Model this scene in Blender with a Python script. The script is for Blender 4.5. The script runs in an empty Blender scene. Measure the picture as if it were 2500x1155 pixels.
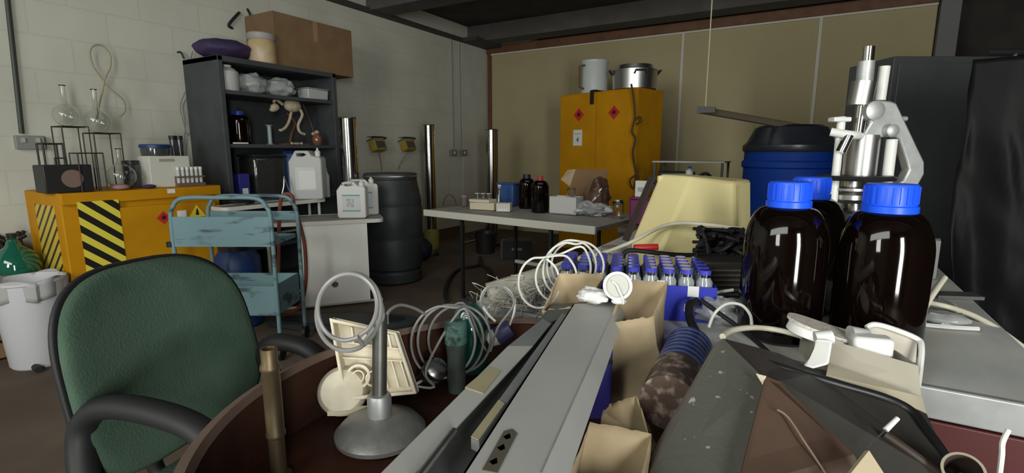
import bpy, bmesh, math, random
from math import sin, cos, tan, pi, radians, atan2, atan, sqrt
from mathutils import Vector, Matrix, noise
random.seed(7)

# ---------------------------------------------------------------- camera, light, exposure
TH = radians(9.55); FPX = 1230.0; ROT = radians(30.5); EYE = 1.25
sc = bpy.context.scene
cam_d = bpy.data.cameras.new('camera'); cam = bpy.data.objects.new('camera', cam_d)
sc.collection.objects.link(cam); sc.camera = cam
cam_d.sensor_width = 36.0; cam_d.lens = FPX / 2500 * 36.0; cam_d.clip_start = 0.02
cam.location = (0, 0, EYE); cam.rotation_euler = (pi / 2 - TH, 0, ROT)
cam_d.dof.use_dof = False
w = bpy.data.worlds.new('world'); sc.world = w; w.use_nodes = True
w.node_tree.nodes['Background'].inputs[0].default_value = (0.62, 0.66, 0.72, 1)
w.node_tree.nodes['Background'].inputs[1].default_value = 0.05
sc.view_settings.view_transform = 'Standard'; sc.view_settings.look = 'None'
sc.view_settings.gamma = 1.0; sc.view_settings.exposure = 0.0

def G(R, F, z=0.0):
    "room point from metres to the right of, ahead of the standing point, and height"
    return Vector((cos(ROT) * R - sin(ROT) * F, sin(ROT) * R + cos(ROT) * F, z))

def area(name, loc, target, sx, sy, power, col):
    l = bpy.data.lights.new(name, 'AREA'); l.shape = 'RECTANGLE'; l.size = sx; l.size_y = sy
    l.energy = power; l.color = col
    o = bpy.data.objects.new(name, l); sc.collection.objects.link(o)
    o.location = loc; o.rotation_euler = (Vector(target) - Vector(loc)).to_track_quat('-Z', 'Y').to_euler()
    return o
area('assumed_rear_key', G(0.9, -2.5, 1.30), G(0.0, 4.0, 1.1), 0.5, 2.2, 130, (0.98, 1.0, 0.94))  # added lamp: assumed daylight source behind right of the camera, no doorway is built
area('high_rear_fill', (-1.5, -2.2, 2.75), (-2.6, 4.5, 0.7), 3.6, 0.9, 75, (0.98, 1.0, 0.93))  # added lamp: broad soft fill from high up behind the camera, no opening there
area('left_rear_fill', G(-2.4, -1.6, 1.75), G(-1.2, 4.0, 0.4), 0.8, 1.2, 48, (0.98, 1.0, 0.94))  # added lamp at rear left, brightens the shaded table panel and trolley
area('overhead_back_fill', G(0.2, 3.4, 2.83), G(0.2, 5.2, 0.0), 2.2, 1.2, 8, (1.0, 1.0, 0.92))  # added lamp overhead, lifts the back walls and floor

# ---------------------------------------------------------------- photograph -> room
def ray(px, py):
    u = (px - 1250) / FPX; v = -(py - 577.5) / FPX
    return u, cos(TH) + v * sin(TH), -sin(TH) + v * cos(TH)
def W(px, py, F):
    r, f, z = ray(px, py); t = F / f
    return G(r * t, F, EYE + z * t)
def Z(px, py, z):
    r, f, zz = ray(px, py); t = (z - EYE) / zz
    return G(r * t, f * t, z)
def X(px, py, x):
    r, f, zz = ray(px, py); d = G(r, f, 0); t = x / d.x
    return Vector((x, d.y * t, EYE + zz * t))
def Y(px, py, y):
    r, f, zz = ray(px, py); d = G(r, f, 0); t = y / d.y
    return Vector((d.x * t, y, EYE + zz * t))

# ---------------------------------------------------------------- materials
MATS = {}
def mat(name, col, rough=0.6, metal=0.0, col2=None, scale=8.0, amt=0.5, bump=0.0, bscale=None, trans=0.0, alpha=1.0, coat=0.0, ior=1.45, lo=0.4, hi=0.6, detail=4, stretch=None):
    if name in MATS: return MATS[name]
    m = bpy.data.materials.new(name); m.use_nodes = True; nt = m.node_tree
    b = nt.nodes['Principled BSDF']
    b.inputs['Base Color'].default_value = (*col, 1); b.inputs['Roughness'].default_value = rough
    b.inputs['Metallic'].default_value = metal; b.inputs['IOR'].default_value = ior
    b.inputs['Transmission Weight'].default_value = trans; b.inputs['Alpha'].default_value = alpha
    b.inputs['Coat Weight'].default_value = coat
    tc = nt.nodes.new('ShaderNodeTexCoord'); mp = nt.nodes.new('ShaderNodeMapping')
    nt.links.new(tc.outputs['Object'], mp.inputs['Vector'])
    if stretch: mp.inputs['Scale'].default_value = stretch
    if col2 is not None:
        n = nt.nodes.new('ShaderNodeTexNoise'); n.inputs['Scale'].default_value = scale; n.inputs['Detail'].default_value = detail
        nt.links.new(mp.outputs[0], n.inputs['Vector'])
        cr = nt.nodes.new('ShaderNodeValToRGB'); cr.color_ramp.elements[0].position = lo; cr.color_ramp.elements[1].position = hi
        cr.color_ramp.elements[0].color = (*col, 1)
        mixc = [col[i] * (1 - amt) + col2[i] * amt for i in range(3)]
        cr.color_ramp.elements[1].color = (*mixc, 1)
        nt.links.new(n.outputs['Fac'], cr.inputs[0]); nt.links.new(cr.outputs[0], b.inputs['Base Color'])
    if bump:
        n2 = nt.nodes.new('ShaderNodeTexNoise'); n2.inputs['Scale'].default_value = bscale or scale * 3; n2.inputs['Detail'].default_value = 5
        nt.links.new(mp.outputs[0], n2.inputs['Vector'])
        bp = nt.nodes.new('ShaderNodeBump'); bp.inputs['Strength'].default_value = bump; bp.inputs['Distance'].default_value = 0.01
        nt.links.new(n2.outputs['Fac'], bp.inputs['Height']); nt.links.new(bp.outputs[0], b.inputs['Normal'])
    MATS[name] = m
    return m

def wall_mat(name, col, col2, mortar):
    m = mat(name, col, 0.9, col2=col2, scale=1.6, amt=1.0, lo=0.3, hi=0.75, detail=8); nt = m.node_tree
    b = nt.nodes['Principled BSDF']; src = b.inputs['Base Color'].links[0].from_socket
    geo = nt.nodes.new('ShaderNodeNewGeometry'); sp = nt.nodes.new('ShaderNodeSeparateXYZ'); cb = nt.nodes.new('ShaderNodeCombineXYZ')
    ad = nt.nodes.new('ShaderNodeMath'); ad.operation = 'ADD'
    nt.links.new(geo.outputs['Position'], sp.inputs[0]); nt.links.new(sp.outputs[0], ad.inputs[0]); nt.links.new(sp.outputs[1], ad.inputs[1])
    nt.links.new(ad.outputs[0], cb.inputs[0]); nt.links.new(sp.outputs[2], cb.inputs[1])
    br = nt.nodes.new('ShaderNodeTexBrick'); br.inputs['Scale'].default_value = 1.0
    br.inputs['Brick Width'].default_value = 0.45; br.inputs['Row Height'].default_value = 0.225; br.inputs['Mortar Size'].default_value = 0.006
    br.inputs['Color1'].default_value = (1, 1, 1, 1); br.inputs['Color2'].default_value = (0.97, 0.97, 0.97, 1); br.inputs['Mortar'].default_value = (mortar, mortar, mortar, 1)
    nt.links.new(cb.outputs[0], br.inputs['Vector'])
    mx = nt.nodes.new('ShaderNodeMixRGB'); mx.blend_type = 'MULTIPLY'; mx.inputs[0].default_value = 1
    nt.links.new(src, mx.inputs[1]); nt.links.new(br.outputs['Color'], mx.inputs[2]); nt.links.new(mx.outputs[0], b.inputs['Base Color'])
    bp = nt.nodes.new('ShaderNodeBump'); bp.inputs['Strength'].default_value = 0.25; bp.inputs['Distance'].default_value = 0.01
    nt.links.new(br.outputs['Color'], bp.inputs['Height']); nt.links.new(bp.outputs[0], b.inputs['Normal'])
    return m
def stripe_mat(name, dark, light, period=0.125, ratio=0.5, sgn=1, warp=0.0, axes=(0, 2)):
    "diagonal hazard stripes in the object's own coordinates"
    m = mat(name, light, 0.5); nt = m.node_tree; b = nt.nodes['Principled BSDF']
    tc = nt.nodes.new('ShaderNodeTexCoord'); sp = nt.nodes.new('ShaderNodeSeparateXYZ'); nt.links.new(tc.outputs['Object'], sp.inputs[0])
    def mth(op, a, bb):
        n = nt.nodes.new('ShaderNodeMath'); n.operation = op
        for i, v in enumerate((a, bb)):
            if isinstance(v, (int, float)): n.inputs[i].default_value = v
            elif v is not None: nt.links.new(v, n.inputs[i])
        return n.outputs[0]
    s = mth('ADD', mth('MULTIPLY', sp.outputs[axes[0]], sgn), mth('MULTIPLY', sp.outputs[axes[1]], 1.15))
    fr = mth('FRACT', mth('DIVIDE', s, period), None); g = mth('GREATER_THAN', fr, ratio)
    mx = nt.nodes.new('ShaderNodeMixRGB'); nt.links.new(g, mx.inputs[0]); mx.inputs[1].default_value = (*dark, 1); mx.inputs[2].default_value = (*light, 1)
    nt.links.new(mx.outputs[0], b.inputs['Base Color'])
    return m

M_wall = wall_mat('painted_blockwork', (0.54, 0.535, 0.46), (0.64, 0.64, 0.56), 0.90)
M_pilaster = mat('painted_pilaster', (0.56, 0.555, 0.50), 0.9, col2=(0.66, 0.65, 0.6), scale=3)
M_panel = mat('beige_partition', (0.43, 0.37, 0.215), 0.85, col2=(0.47, 0.41, 0.245), scale=2)
M_batten = mat('cream_batten', (0.62, 0.60, 0.52), 0.6)
M_rail = mat('stained_rail', (0.13, 0.055, 0.028), 0.6, col2=(0.2, 0.09, 0.04), scale=9)
M_floor = mat('concrete_floor', (0.085, 0.062, 0.046), 0.9, col2=(0.135, 0.10, 0.076), scale=2.5, amt=1, lo=0.3, hi=0.7, detail=9, bump=0.1, bscale=30)
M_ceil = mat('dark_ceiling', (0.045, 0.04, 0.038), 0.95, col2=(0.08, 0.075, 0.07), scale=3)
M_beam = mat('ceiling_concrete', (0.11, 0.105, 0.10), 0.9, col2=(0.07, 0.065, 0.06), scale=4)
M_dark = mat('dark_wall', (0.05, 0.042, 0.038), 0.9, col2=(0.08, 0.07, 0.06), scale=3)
M_chrome = mat('polished_steel', (0.62, 0.62, 0.60), 0.14, 1.0)
M_steel = mat('brushed_steel', (0.55, 0.55, 0.55), 0.35, 1.0)
M_alu = mat('cast_aluminium', (0.50, 0.51, 0.51), 0.5, 0.6, col2=(0.38, 0.39, 0.39), scale=30)
M_white = mat('white_plastic', (0.72, 0.72, 0.70), 0.4)
M_cream = mat('cream_plastic', (0.74, 0.68, 0.55), 0.45, col2=(0.62, 0.54, 0.40), scale=25, amt=0.8)
M_yel = mat('yellow_cabinet_paint', (0.56, 0.26, 0.006), 0.6, col2=(0.47, 0.205, 0.004), scale=3, amt=0.7, ior=1.25)
M_black = mat('black_plastic', (0.018, 0.018, 0.02), 0.45)
M_rubber = mat('black_rubber', (0.012, 0.012, 0.013), 0.6)
M_blkwire = mat('black_wire', (0.03, 0.028, 0.026), 0.5, 0.2)
M_glass = mat('clear_glass', (0.95, 0.97, 0.96), 0.04, trans=1.0, ior=1.45)
M_amber = mat('amber_glass', (0.003, 0.0012, 0.0008), 0.07)
M_bluecap = mat('blue_cap_plastic', (0.012, 0.10, 0.90), 0.4)
M_card = mat('cardboard', (0.19, 0.115, 0.058), 0.85, col2=(0.24, 0.15, 0.08), scale=6)
M_kraft = mat('kraft_paper', (0.43, 0.33, 0.20), 0.85, col2=(0.52, 0.41, 0.27), scale=14, bump=0.25, bscale=18)
M_book = mat('blue_grey_steel', (0.05, 0.056, 0.062), 0.6, col2=(0.075, 0.08, 0.088), scale=5)
M_paper = mat('white_paper', (0.75, 0.75, 0.74), 0.8)
M_navy = mat('navy_plastic', (0.01, 0.03, 0.12), 0.45, col2=(0.015, 0.05, 0.18), scale=6)
M_tube = mat('pale_tubing', (0.66, 0.66, 0.62), 0.3, col2=(0.5, 0.5, 0.47), scale=9)
M_greytube = mat('grey_hose', (0.20, 0.20, 0.195), 0.35, col2=(0.30, 0.30, 0.29), scale=15)
M_red = mat('red_plastic', (0.55, 0.03, 0.03), 0.4)
M_rust = mat('rusty_red_steel', (0.026, 0.012, 0.008), 0.6, col2=(0.055, 0.019, 0.012), ior=1.22, scale=7, amt=1, lo=0.35, hi=0.7, bump=0.2, bscale=30)
M_greysteel = mat('grey_painted_steel', (0.40, 0.40, 0.385), 0.5, col2=(0.46, 0.46, 0.44), scale=8, detail=8)
M_cloudy = mat('cloudy_plastic', (0.62, 0.63, 0.62), 0.35, trans=0.25)
M_bag = mat('clear_polythene', (0.7, 0.72, 0.72), 0.25, trans=0.55, bump=0.6, bscale=20)

# ---------------------------------------------------------------- mesh building
def align(a, b):
    "matrix taking the unit z segment to a->b"
    a, b = Vector(a), Vector(b)
    return Matrix.Translation(a) @ (b - a).to_track_quat('Z', 'Y').to_matrix().to_4x4()
def catmull(pts, n=6, closed=False):
    P = [Vector(p) for p in pts]; out = []; N = len(P)
    rng = range(N if closed else N - 1)
    for i in rng:
        if closed: p0, p1, p2, p3 = P[(i - 1) % N], P[i], P[(i + 1) % N], P[(i + 2) % N]
        else: p0, p1, p2, p3 = P[max(i - 1, 0)], P[i], P[i + 1], P[min(i + 2, N - 1)]
        for k in range(n):
            t = k / n
            out.append(0.5 * ((2 * p1) + (p2 - p0) * t + (2 * p0 - 5 * p1 + 4 * p2 - p3) * t * t + (3 * p1 - p0 - 3 * p2 + p3) * t ** 3))
    if not closed: out.append(P[-1])
    return out
def rrect(x0, y0, x1, y1, r, n=4):
    out = []
    for cx, cy, a0 in ((x1 - r, y1 - r, 0), (x0 + r, y1 - r, 90), (x0 + r, y0 + r, 180), (x1 - r, y0 + r, 270)):
        for k in range(n + 1):
            a = radians(a0 + 90 * k / n); out.append((cx + r * cos(a), cy + r * sin(a)))
    return out

INV = {}
class MB:
    def __init__(s): s.bm = bmesh.new(); s.X = Matrix.Identity(4)
    def at(s, loc=(0, 0, 0), rz=0, rx=0, ry=0):
        s.X = Matrix.Translation(loc) @ Matrix.Rotation(rz, 4, 'Z') @ Matrix.Rotation(ry, 4, 'Y') @ Matrix.Rotation(rx, 4, 'X'); return s
    def v(s, p): return s.bm.verts.new(s.X @ Vector(p))
    def f(s, vs):
        try: return s.bm.faces.new(vs)
        except ValueError: return None
    def box(s, c, d, rz=0, taper=1.0):
        c = Vector(c); h = [x / 2 for x in d]; Rm = Matrix.Rotation(rz, 3, 'Z'); V = []
        for sz in (-1, 1):
            t = taper if sz > 0 else 1
            for sx, sy in ((-1, -1), (1, -1), (1, 1), (-1, 1)):
                V.append(s.v(c + Rm @ Vector((sx * h[0] * t, sy * h[1] * t, sz * h[2]))))
        for q in ((3, 2, 1, 0), (4, 5, 6, 7), (0, 1, 5, 4), (1, 2, 6, 5), (2, 3, 7, 6), (3, 0, 4, 7)): s.f([V[i] for i in q])
        return s
    def lathe(s, prof, M=None, seg=28, cap0=True, cap1=True, sx=1, sy=1):
        M = M or Matrix.Identity(4); rings = []
        for r, z in prof:
            rings.append([s.v(M @ Vector((r * cos(2 * pi * k / seg) * sx, r * sin(2 * pi * k / seg) * sy, z))) for k in range(seg)])
        for a, b in zip(rings, rings[1:]):
            for k in range(seg): s.f([a[k], a[(k + 1) % seg], b[(k + 1) % seg], b[k]])
        if cap0: s.f(rings[0][::-1])
        if cap1: s.f(rings[-1])
        return s
    def rod(s, a, b, r, r2=None, seg=12):
        a, b = Vector(a), Vector(b)
        return s.lathe([(r, 0), (r if r2 is None else r2, (b - a).length)], align(a, b), seg)
    def tube(s, pts, r, closed=False, seg=8, smooth=6):
        P = catmull(pts, smooth, closed) if smooth else [Vector(p) for p in pts]
        N = len(P); rings = []; up = None
        for i, p in enumerate(P):
            if closed: d = P[(i + 1) % N] - P[(i - 1) % N]
            else: d = P[min(i + 1, N - 1)] - P[max(i - 1, 0)]
            if d.length < 1e-9: d = Vector((0, 0, 1))
            d.normalize()
            if up is None: up = d.orthogonal().normalized()
            up = up - d * up.dot(d)
            up = up.normalized() if up.length > 1e-6 else d.orthogonal().normalized()
            bn = d.cross(up); rr = r(i / max(1, N - 1)) if callable(r) else r
            rings.append([s.v(p + (up * cos(2 * pi * k / seg) + bn * sin(2 * pi * k / seg)) * rr) for k in range(seg)])
        for i in range(N if closed else N - 1):
            a, b = rings[i], rings[(i + 1) % N]
            off = 0
            if closed and i == N - 1:
                off = min(range(seg), key=lambda q: (a[0].co - b[q].co).length)
            for k in range(seg): s.f([a[k], a[(k + 1) % seg], b[(k + 1 + off) % seg], b[(k + off) % seg]])
        if not closed: s.f(rings[0][::-1]); s.f(rings[-1])
        return s
    def prism(s, loops, t, M=None):
        "outline(s) in local xy, holes allowed, extruded t along z, placed by M"
        M = M or Matrix.Identity(4)
        if not isinstance(loops[0][0], (tuple, list, Vector)): loops = [loops]
        L0, L1 = [], []; E = []
        b2 = bmesh.new()
        for lp in loops:
            vs = [b2.verts.new((p[0], p[1], 0)) for p in lp]
            for i in range(len(vs)): E.append(b2.edges.new((vs[i], vs[(i + 1) % len(vs)])))
        bmesh.ops.triangle_fill(b2, use_beauty=True, use_dissolve=False, edges=E)
        b2.verts.index_update(); tris = [[v.index for v in f.verts] for f in b2.faces]; co = [v.co.copy() for v in b2.verts]; b2.free()
        A = [s.v(M @ c) for c in co]; B = [s.v(M @ (c + Vector((0, 0, t)))) for c in co]
        for tr in tris: s.f([A[i] for i in tr][::-1]); s.f([B[i] for i in tr])
        k = 0
        for lp in loops:
            n = len(lp)
            for i in range(n): s.f([A[k + i], A[k + (i + 1) % n], B[k + (i + 1) % n], B[k + i]])
            k += n
        return s
    def slab(s, pts, t):
        "3D polygon (any orientation) given thickness t away from its normal"
        P = [Vector(p) for p in pts]; n = (P[1] - P[0]).cross(P[2] - P[0]).normalized() * t
        A = [s.v(p) for p in P]; B = [s.v(p - n) for p in P]
        s.f(A); s.f(B[::-1])
        for i in range(len(P)): s.f([A[i], A[(i + 1) % len(P)], B[(i + 1) % len(P)], B[i]])
        return s
    def sheet(s, fn, nu, nv, wrapu=False):
        V = [[s.v(fn(i / nu, j / nv)) for j in range(nv + 1)] for i in range(nu + (0 if wrapu else 1))]
        for i in range(nu):
            for j in range(nv):
                a, b = V[i], V[(i + 1) % len(V)]
                s.f([a[j], b[j], b[j + 1], a[j + 1]])
        return s
    def faces(s, pts, fs):
        V = [s.v(p) for p in pts]
        for q in fs: s.f([V[i] for i in q])
        return s
    def ell(s, c, r, M=None, seg=16, rings=10, fn=None):
        c = Vector(c); M = M or Matrix.Identity(4)
        def g(u, v):
            a = 2 * pi * u; b = pi * (0.02 + 0.96 * v)
            p = Vector((sin(b) * cos(a), sin(b) * sin(a), -cos(b)))
            k = fn(p) if fn else 1
            return M @ (c + Vector((p.x * r[0], p.y * r[1], p.z * r[2])) * 1.0 * k if not fn else c + Vector((p.x * r[0], p.y * r[1], p.z * r[2])) * k)
        V = [[s.v(g(i / seg, j / rings)) for j in range(rings + 1)] for i in range(seg)]
        for i in range(seg):
            for j in range(rings): s.f([V[i][j], V[(i + 1) % seg][j], V[(i + 1) % seg][j + 1], V[i][j + 1]])
        s.f([V[i][0] for i in range(seg)][::-1]); s.f([V[i][rings] for i in range(seg)])
        return s
    def build(s, name, m, parent=None, world=None, smooth=True, bevel=0, solid=0, sub=0, base=None):
        """links it as ONE mesh object. With a parent the points are local to the thing, unless world=True.
        Without a parent the origin goes to the bottom centre."""
        bm = s.bm; root = None
        bmesh.ops.recalc_face_normals(bm, faces=bm.faces[:])
        o_loc = Vector((0, 0, 0))
        if parent is None:
            if base is None:
                xs = [v.co for v in bm.verts]
                base = Vector(((min(c.x for c in xs) + max(c.x for c in xs)) / 2, (min(c.y for c in xs) + max(c.y for c in xs)) / 2, min(c.z for c in xs)))
            o_loc = Vector(base); bmesh.ops.translate(bm, verts=bm.verts[:], vec=-o_loc)
        elif world:
            bmesh.ops.transform(bm, matrix=INV[parent.name], verts=bm.verts[:])
        me = bpy.data.meshes.new(name); bm.to_mesh(me); bm.free(); me.materials.append(m)
        if smooth:
            me.polygons.foreach_set('use_smooth', [True] * len(me.polygons))
            try: me.set_sharp_from_angle(angle=radians(38))
            except Exception: pass
        o = bpy.data.objects.new(name, me); sc.collection.objects.link(o); o.location = o_loc
        if parent is not None:
            o.parent = parent; INV[o.name] = INV[parent.name]
        else: INV[o.name] = Matrix.Translation(-o_loc)
        if solid:
            md = o.modifiers.new('solid', 'SOLIDIFY'); md.thickness = solid; md.offset = 0
        if bevel:
            md = o.modifiers.new('bevel', 'BEVEL'); md.width = bevel; md.segments = 2; md.limit_method = 'ANGLE'; md.angle_limit = radians(40)
        if sub:
            md = o.modifiers.new('sub', 'SUBSURF'); md.levels = sub; md.render_levels = sub
        return o
def tag(o, label, cat, group=None, kind=None):
    o['label'] = label; o['category'] = cat
    if group: o['group'] = group
    if kind: o['kind'] = kind
    return o
def thing(name, label, cat, loc=(0, 0, 0), rz=0, group=None):
    o = bpy.data.objects.new(name, None); sc.collection.objects.link(o)
    o.location = loc; o.rotation_euler = (0, 0, rz); o.empty_display_size = 0.05
    tag(o, label, cat, group)
    INV[o.name] = (Matrix.Translation(loc) @ Matrix.Rotation(rz, 4, 'Z')).inverted()
    return o
def struct(o): o['kind'] = 'structure'; return o
def dup(root, loc, rz=None, label=None, scale=None):
    r = root.copy(); sc.collection.objects.link(r); r.location = loc
    if rz is not None: r.rotation_euler = (0, 0, rz)
    if label: r['label'] = label
    if scale: r.scale = (scale,) * 3
    for ch in list(root.children):
        c = ch.copy(); sc.collection.objects.link(c); c.parent = r
        for g in ch.children:
            d = g.copy(); sc.collection.objects.link(d); d.parent = c
    return r
def text_part(body, size, name, m, parent, M, ext=0.0006):
    cu = bpy.data.curves.new('txt', 'FONT'); cu.body = body; cu.size = size; cu.align_x = 'CENTER'; cu.align_y = 'CENTER'; cu.extrude = ext
    t = bpy.data.objects.new('txt', cu); me = bpy.data.meshes.new_from_object(t); me.transform(M); me.name = name
    me.materials.clear(); me.materials.append(m)
    o = bpy.data.objects.new(name, me); sc.collection.objects.link(o); o.parent = parent
    bpy.data.objects.remove(t); INV[o.name] = INV[parent.name]
    return o
FRONT = Matrix.Rotation(pi / 2, 4, 'X')      # xy outline -> xz, extruded towards -y

# ---------------------------------------------------------------- setting
XL, YB, ZC = -4.56, 6.95, 2.87
struct(MB().box((-0.8, 2.2, -0.05), (8.4, 10.4, 0.1)).build('floor', M_floor, smooth=False))
struct(MB().box((XL - 0.1, 2.2, 1.7), (0.2, 10.4, 3.4)).build('wall_left', M_wall, smooth=False))
struct(MB().box((-4.5, YB + 0.15, 1.7), (1.4, 0.2, 3.4)).build('wall_corner', M_wall, smooth=False))
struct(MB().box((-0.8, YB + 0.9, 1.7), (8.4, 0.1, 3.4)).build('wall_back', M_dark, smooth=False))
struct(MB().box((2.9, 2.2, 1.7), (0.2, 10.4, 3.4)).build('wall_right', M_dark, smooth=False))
struct(MB().box((-0.8, -3.05, 1.7), (8.4, 0.1, 3.4)).build('wall_front', M_wall, smooth=False))
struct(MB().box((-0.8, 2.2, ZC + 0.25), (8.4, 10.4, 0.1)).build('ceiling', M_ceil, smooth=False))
for i, yy in enumerate((0.2, 2.4, 4.6, 6.6)):
    struct(MB().box((-0.8, yy, ZC + 0.1), (8.4, 0.32, 0.24)).build('trim_%d' % (i + 1), M_beam, smooth=False, bevel=0.01))
# dark cornice cable run on the left wall, stepping round the pilaster
pil = Y(1190, 300, YB); pxl = X(1128, 300, XL)
pil_y0 = pxl.y
struct(MB().box((XL + 0.03, (pil_y0 - 3) / 2, ZC - 0.02), (0.06, pil_y0 + 3, 0.05)).box((XL + 0.15, (pil_y0 + YB) / 2, ZC - 0.02), (0.3, YB - pil_y0 + 0.06, 0.05)).build('trim_5', mat('cornice_dark', (0.05, 0.05, 0.045), 0.7), smooth=False))
struct(MB().box(((XL + pil.x) / 2, (pil_y0 + YB + 0.1) / 2, 1.42), (pil.x - XL, YB + 0.1 - pil_y0, 2.84)).build('wall_pilaster', M_pilaster, smooth=False, bevel=0.01))
PX0, PX1, PT = pil.x + 0.02, Y(2292, 8, YB).x, 2.76
struct(MB().box(((PX0 + PX1) / 2, YB + 0.04, PT / 2), (PX1 - PX0, 0.05, PT)).build('wall_partition', M_panel, smooth=False))
struct(MB().box(((PX0 + PX1) / 2, YB + 0.02, PT + 0.055), (PX1 - PX0, 0.12, 0.11)).build('trim_6', M_rail, smooth=False))
struct(MB().box((PX0 + 0.03, YB, PT / 2), (0.06, 0.03, PT)).build('trim_7', M_rail, smooth=False))
for i, (px, py) in enumerate(((1667, 110), (2004, 60))):
    x = Y(px, py, YB).x
    struct(MB().box((x, YB + 0.005, PT / 2), (0.035, 0.02, PT)).build('trim_%d' % (8 + i), M_batten, smooth=False))
struct(MB().box(((PX0 + PX1) / 2, YB, PT - 0.012), (PX1 - PX0, 0.02, 0.022)).build('trim_10', M_batten, smooth=False))
struct(MB().box((PX1 + 0.09, YB - 0.02, 1.45), (0.16, 0.16, 2.9)).build('trim_11', mat('grey_post', (0.2, 0.2, 0.2), 0.8), smooth=False))
struct(MB().box((XL + 0.01, (pil_y0 - 3) / 2, 0.07), (0.02, pil_y0 + 3, 0.14)).build('baseboard_left', mat('skirting', (0.12, 0.07, 0.05), 0.8), smooth=False))

# ================================================================ left wall fittings
def wall_box(px, py, label, wd=0.15, n=2):
    p = X(px, py, XL)
    t = thing('wall_socket', label, 'socket', p, pi / 2)
    MB().box((0, -0.02, 0), (wd, 0.04, 0.09)).build('back_box', mat('grey_metal_box', (0.25, 0.26, 0.25), 0.5), t, bevel=0.004)
    m = MB()
    for k in range(n): m.box(((k - (n - 1) / 2) * wd / n, -0.044, 0.015), (0.02, 0.01, 0.03))
    m.build('switch', mat('socket_switch', (0.45, 0.45, 0.43), 0.4), t)
    return p
wall_box(70, 348, 'grey metal double socket on the left wall, below the dark conduit')
pa = X(48, 190, XL); pb = X(60, 330, XL)
tag(MB().rod(pa + Vector((0.02, 0, 0.7)), Vector((pa.x + 0.02, pb.y - 0.02, pb.z + 0.01)), 0.013).build('conduit_pipe', mat('dark_conduit', (0.06, 0.065, 0.06), 0.5)), 'dark vertical conduit running down to the leftmost wall socket', 'pipe')
for k, px in enumerate((1105, 1124)):
    a = X(px, 84, XL + 0.02); b = X(px, 365, XL + 0.02)
    o = MB().rod((a.x, b.y, ZC - 0.05), (b.x, b.y, b.z + 0.02), 0.014).build('conduit_pipe', mat('painted_conduit', (0.36, 0.35, 0.31), 0.5))
    tag(o, ('left' if k == 0 else 'right') + ' one of the two thin conduits running down the wall beside the pilaster', 'pipe')
    bx = X(1103 + 25 * k, 373, XL)
    t = thing('conduit_switch', ('left' if k == 0 else 'right') + ' one of two small grey switch boxes under the paired conduits', 'switch', bx, pi / 2)
    MB().box((0, -0.025, 0), (0.13, 0.05, 0.09)).build('back_box', mat('grey_metal_box2', (0.2, 0.2, 0.19), 0.5), t, bevel=0.004)
    MB().box((0, -0.053, 0), (0.03, 0.008, 0.04)).build('switch', M_white, t)
# dark hook and marks
p = X(570, 50, XL)
tag(MB().tube([p + Vector((0, 0.06, 0.08)), p + Vector((0.03, 0.02, 0.05)), p + Vector((0.03, -0.05, -0.03)), p + Vector((0.02, -0.06, -0.06)), p + Vector((0.0, -0.02, -0.07))], 0.012).build('wall_hook', M_black), 'bent black hook on the wall up above the bookcase', 'hook')
p = X(608, 45, XL)
tag(MB().tube([p + Vector((0, -0.01, 0.08)), p + Vector((0.02, 0.0, 0.03)), p + Vector((0.02, 0.03, -0.05))], 0.01).build('wall_hook', M_black), 'thin dark bracket on the wall above the cork stoppered jar', 'hook')
p = X(433, 128, XL); tag(MB().tube([p, p + Vector((0.03, 0.01, 0)), p + Vector((0.035, 0.03, -0.05))], 0.007).build('wall_nail', M_black), 'small bent nail in the wall to the left of the bookcase', 'nail')
# loose wire hanging left of the bookcase
w1 = [X(*q, XL + 0.03) for q in ((470, 125), (462, 165), (470, 200), (452, 225), (440, 260), (448, 300), (458, 330), (470, 300), (462, 250), (478, 205))]
tag(MB().tube(w1, 0.0035).tube([X(*q, XL + 0.03) for q in ((470, 215), (455, 240), (446, 262), (452, 310), (446, 370), (447, 420))], 0.0035).build('hanging_wire', mat('grey_wire', (0.25, 0.25, 0.23), 0.5)), 'loose loops of thin grey wire hanging left of the bookcase', 'wire')

# ================================================================ low yellow cabinet, hazard stripes
CX = -3.88; c0 = X(145, 472, CX); c1 = X(535, 456, CX); CH = 1.0
y0, y1 = c0.y, c1.y; CW = y1 - y0; CD = 0.56
t = thing('flammables_cabinet', 'low yellow steel cabinet with black hazard stripes on its door and side', 'cabinet', (CX, (y0 + y1) / 2, 0), pi / 2)
MB().box((0, CD / 2 + 0.012, CH / 2), (CW, CD, CH)).build('body', M_yel, t, bevel=0.006)
MB().box((0, -0.004, CH - 0.035), (CW, 0.03, 0.07)).build('top_rail', M_yel, t, bevel=0.004)
d = MB().box((0.02, -0.01, (CH - 0.09) / 2), (CW - 0.14, 0.025, CH - 0.13)).build('door', M_yel, t, bevel=0.006)
M_haz = stripe_mat('hazard_stripes', (0.012, 0.011, 0.008), (0.78, 0.66, 0.07), 0.115, 0.5, 1)
M_haz2 = stripe_mat('hazard_stripes_side', (0.05, 0.04, 0.02), (0.62, 0.46, 0.06), 0.09, 0.35, 1, axes=(1, 2))
hx0 = X(183, 492, CX).y - (y0 + y1) / 2; hx1 = X(285, 488, CX).y - (y0 + y1) / 2
MB().box(((hx0 + hx1) / 2, -0.024, 0.5), (hx1 - hx0, 0.003, 0.89)).build('hazard_sticker', M_haz, d)['label'] = 'yellow and black diagonal hazard stripes'
MB().box((-CW / 2 - 0.002, 0.26, 0.5), (0.003, 0.30, 0.84)).build('hazard_sticker', M_haz2, t)
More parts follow.
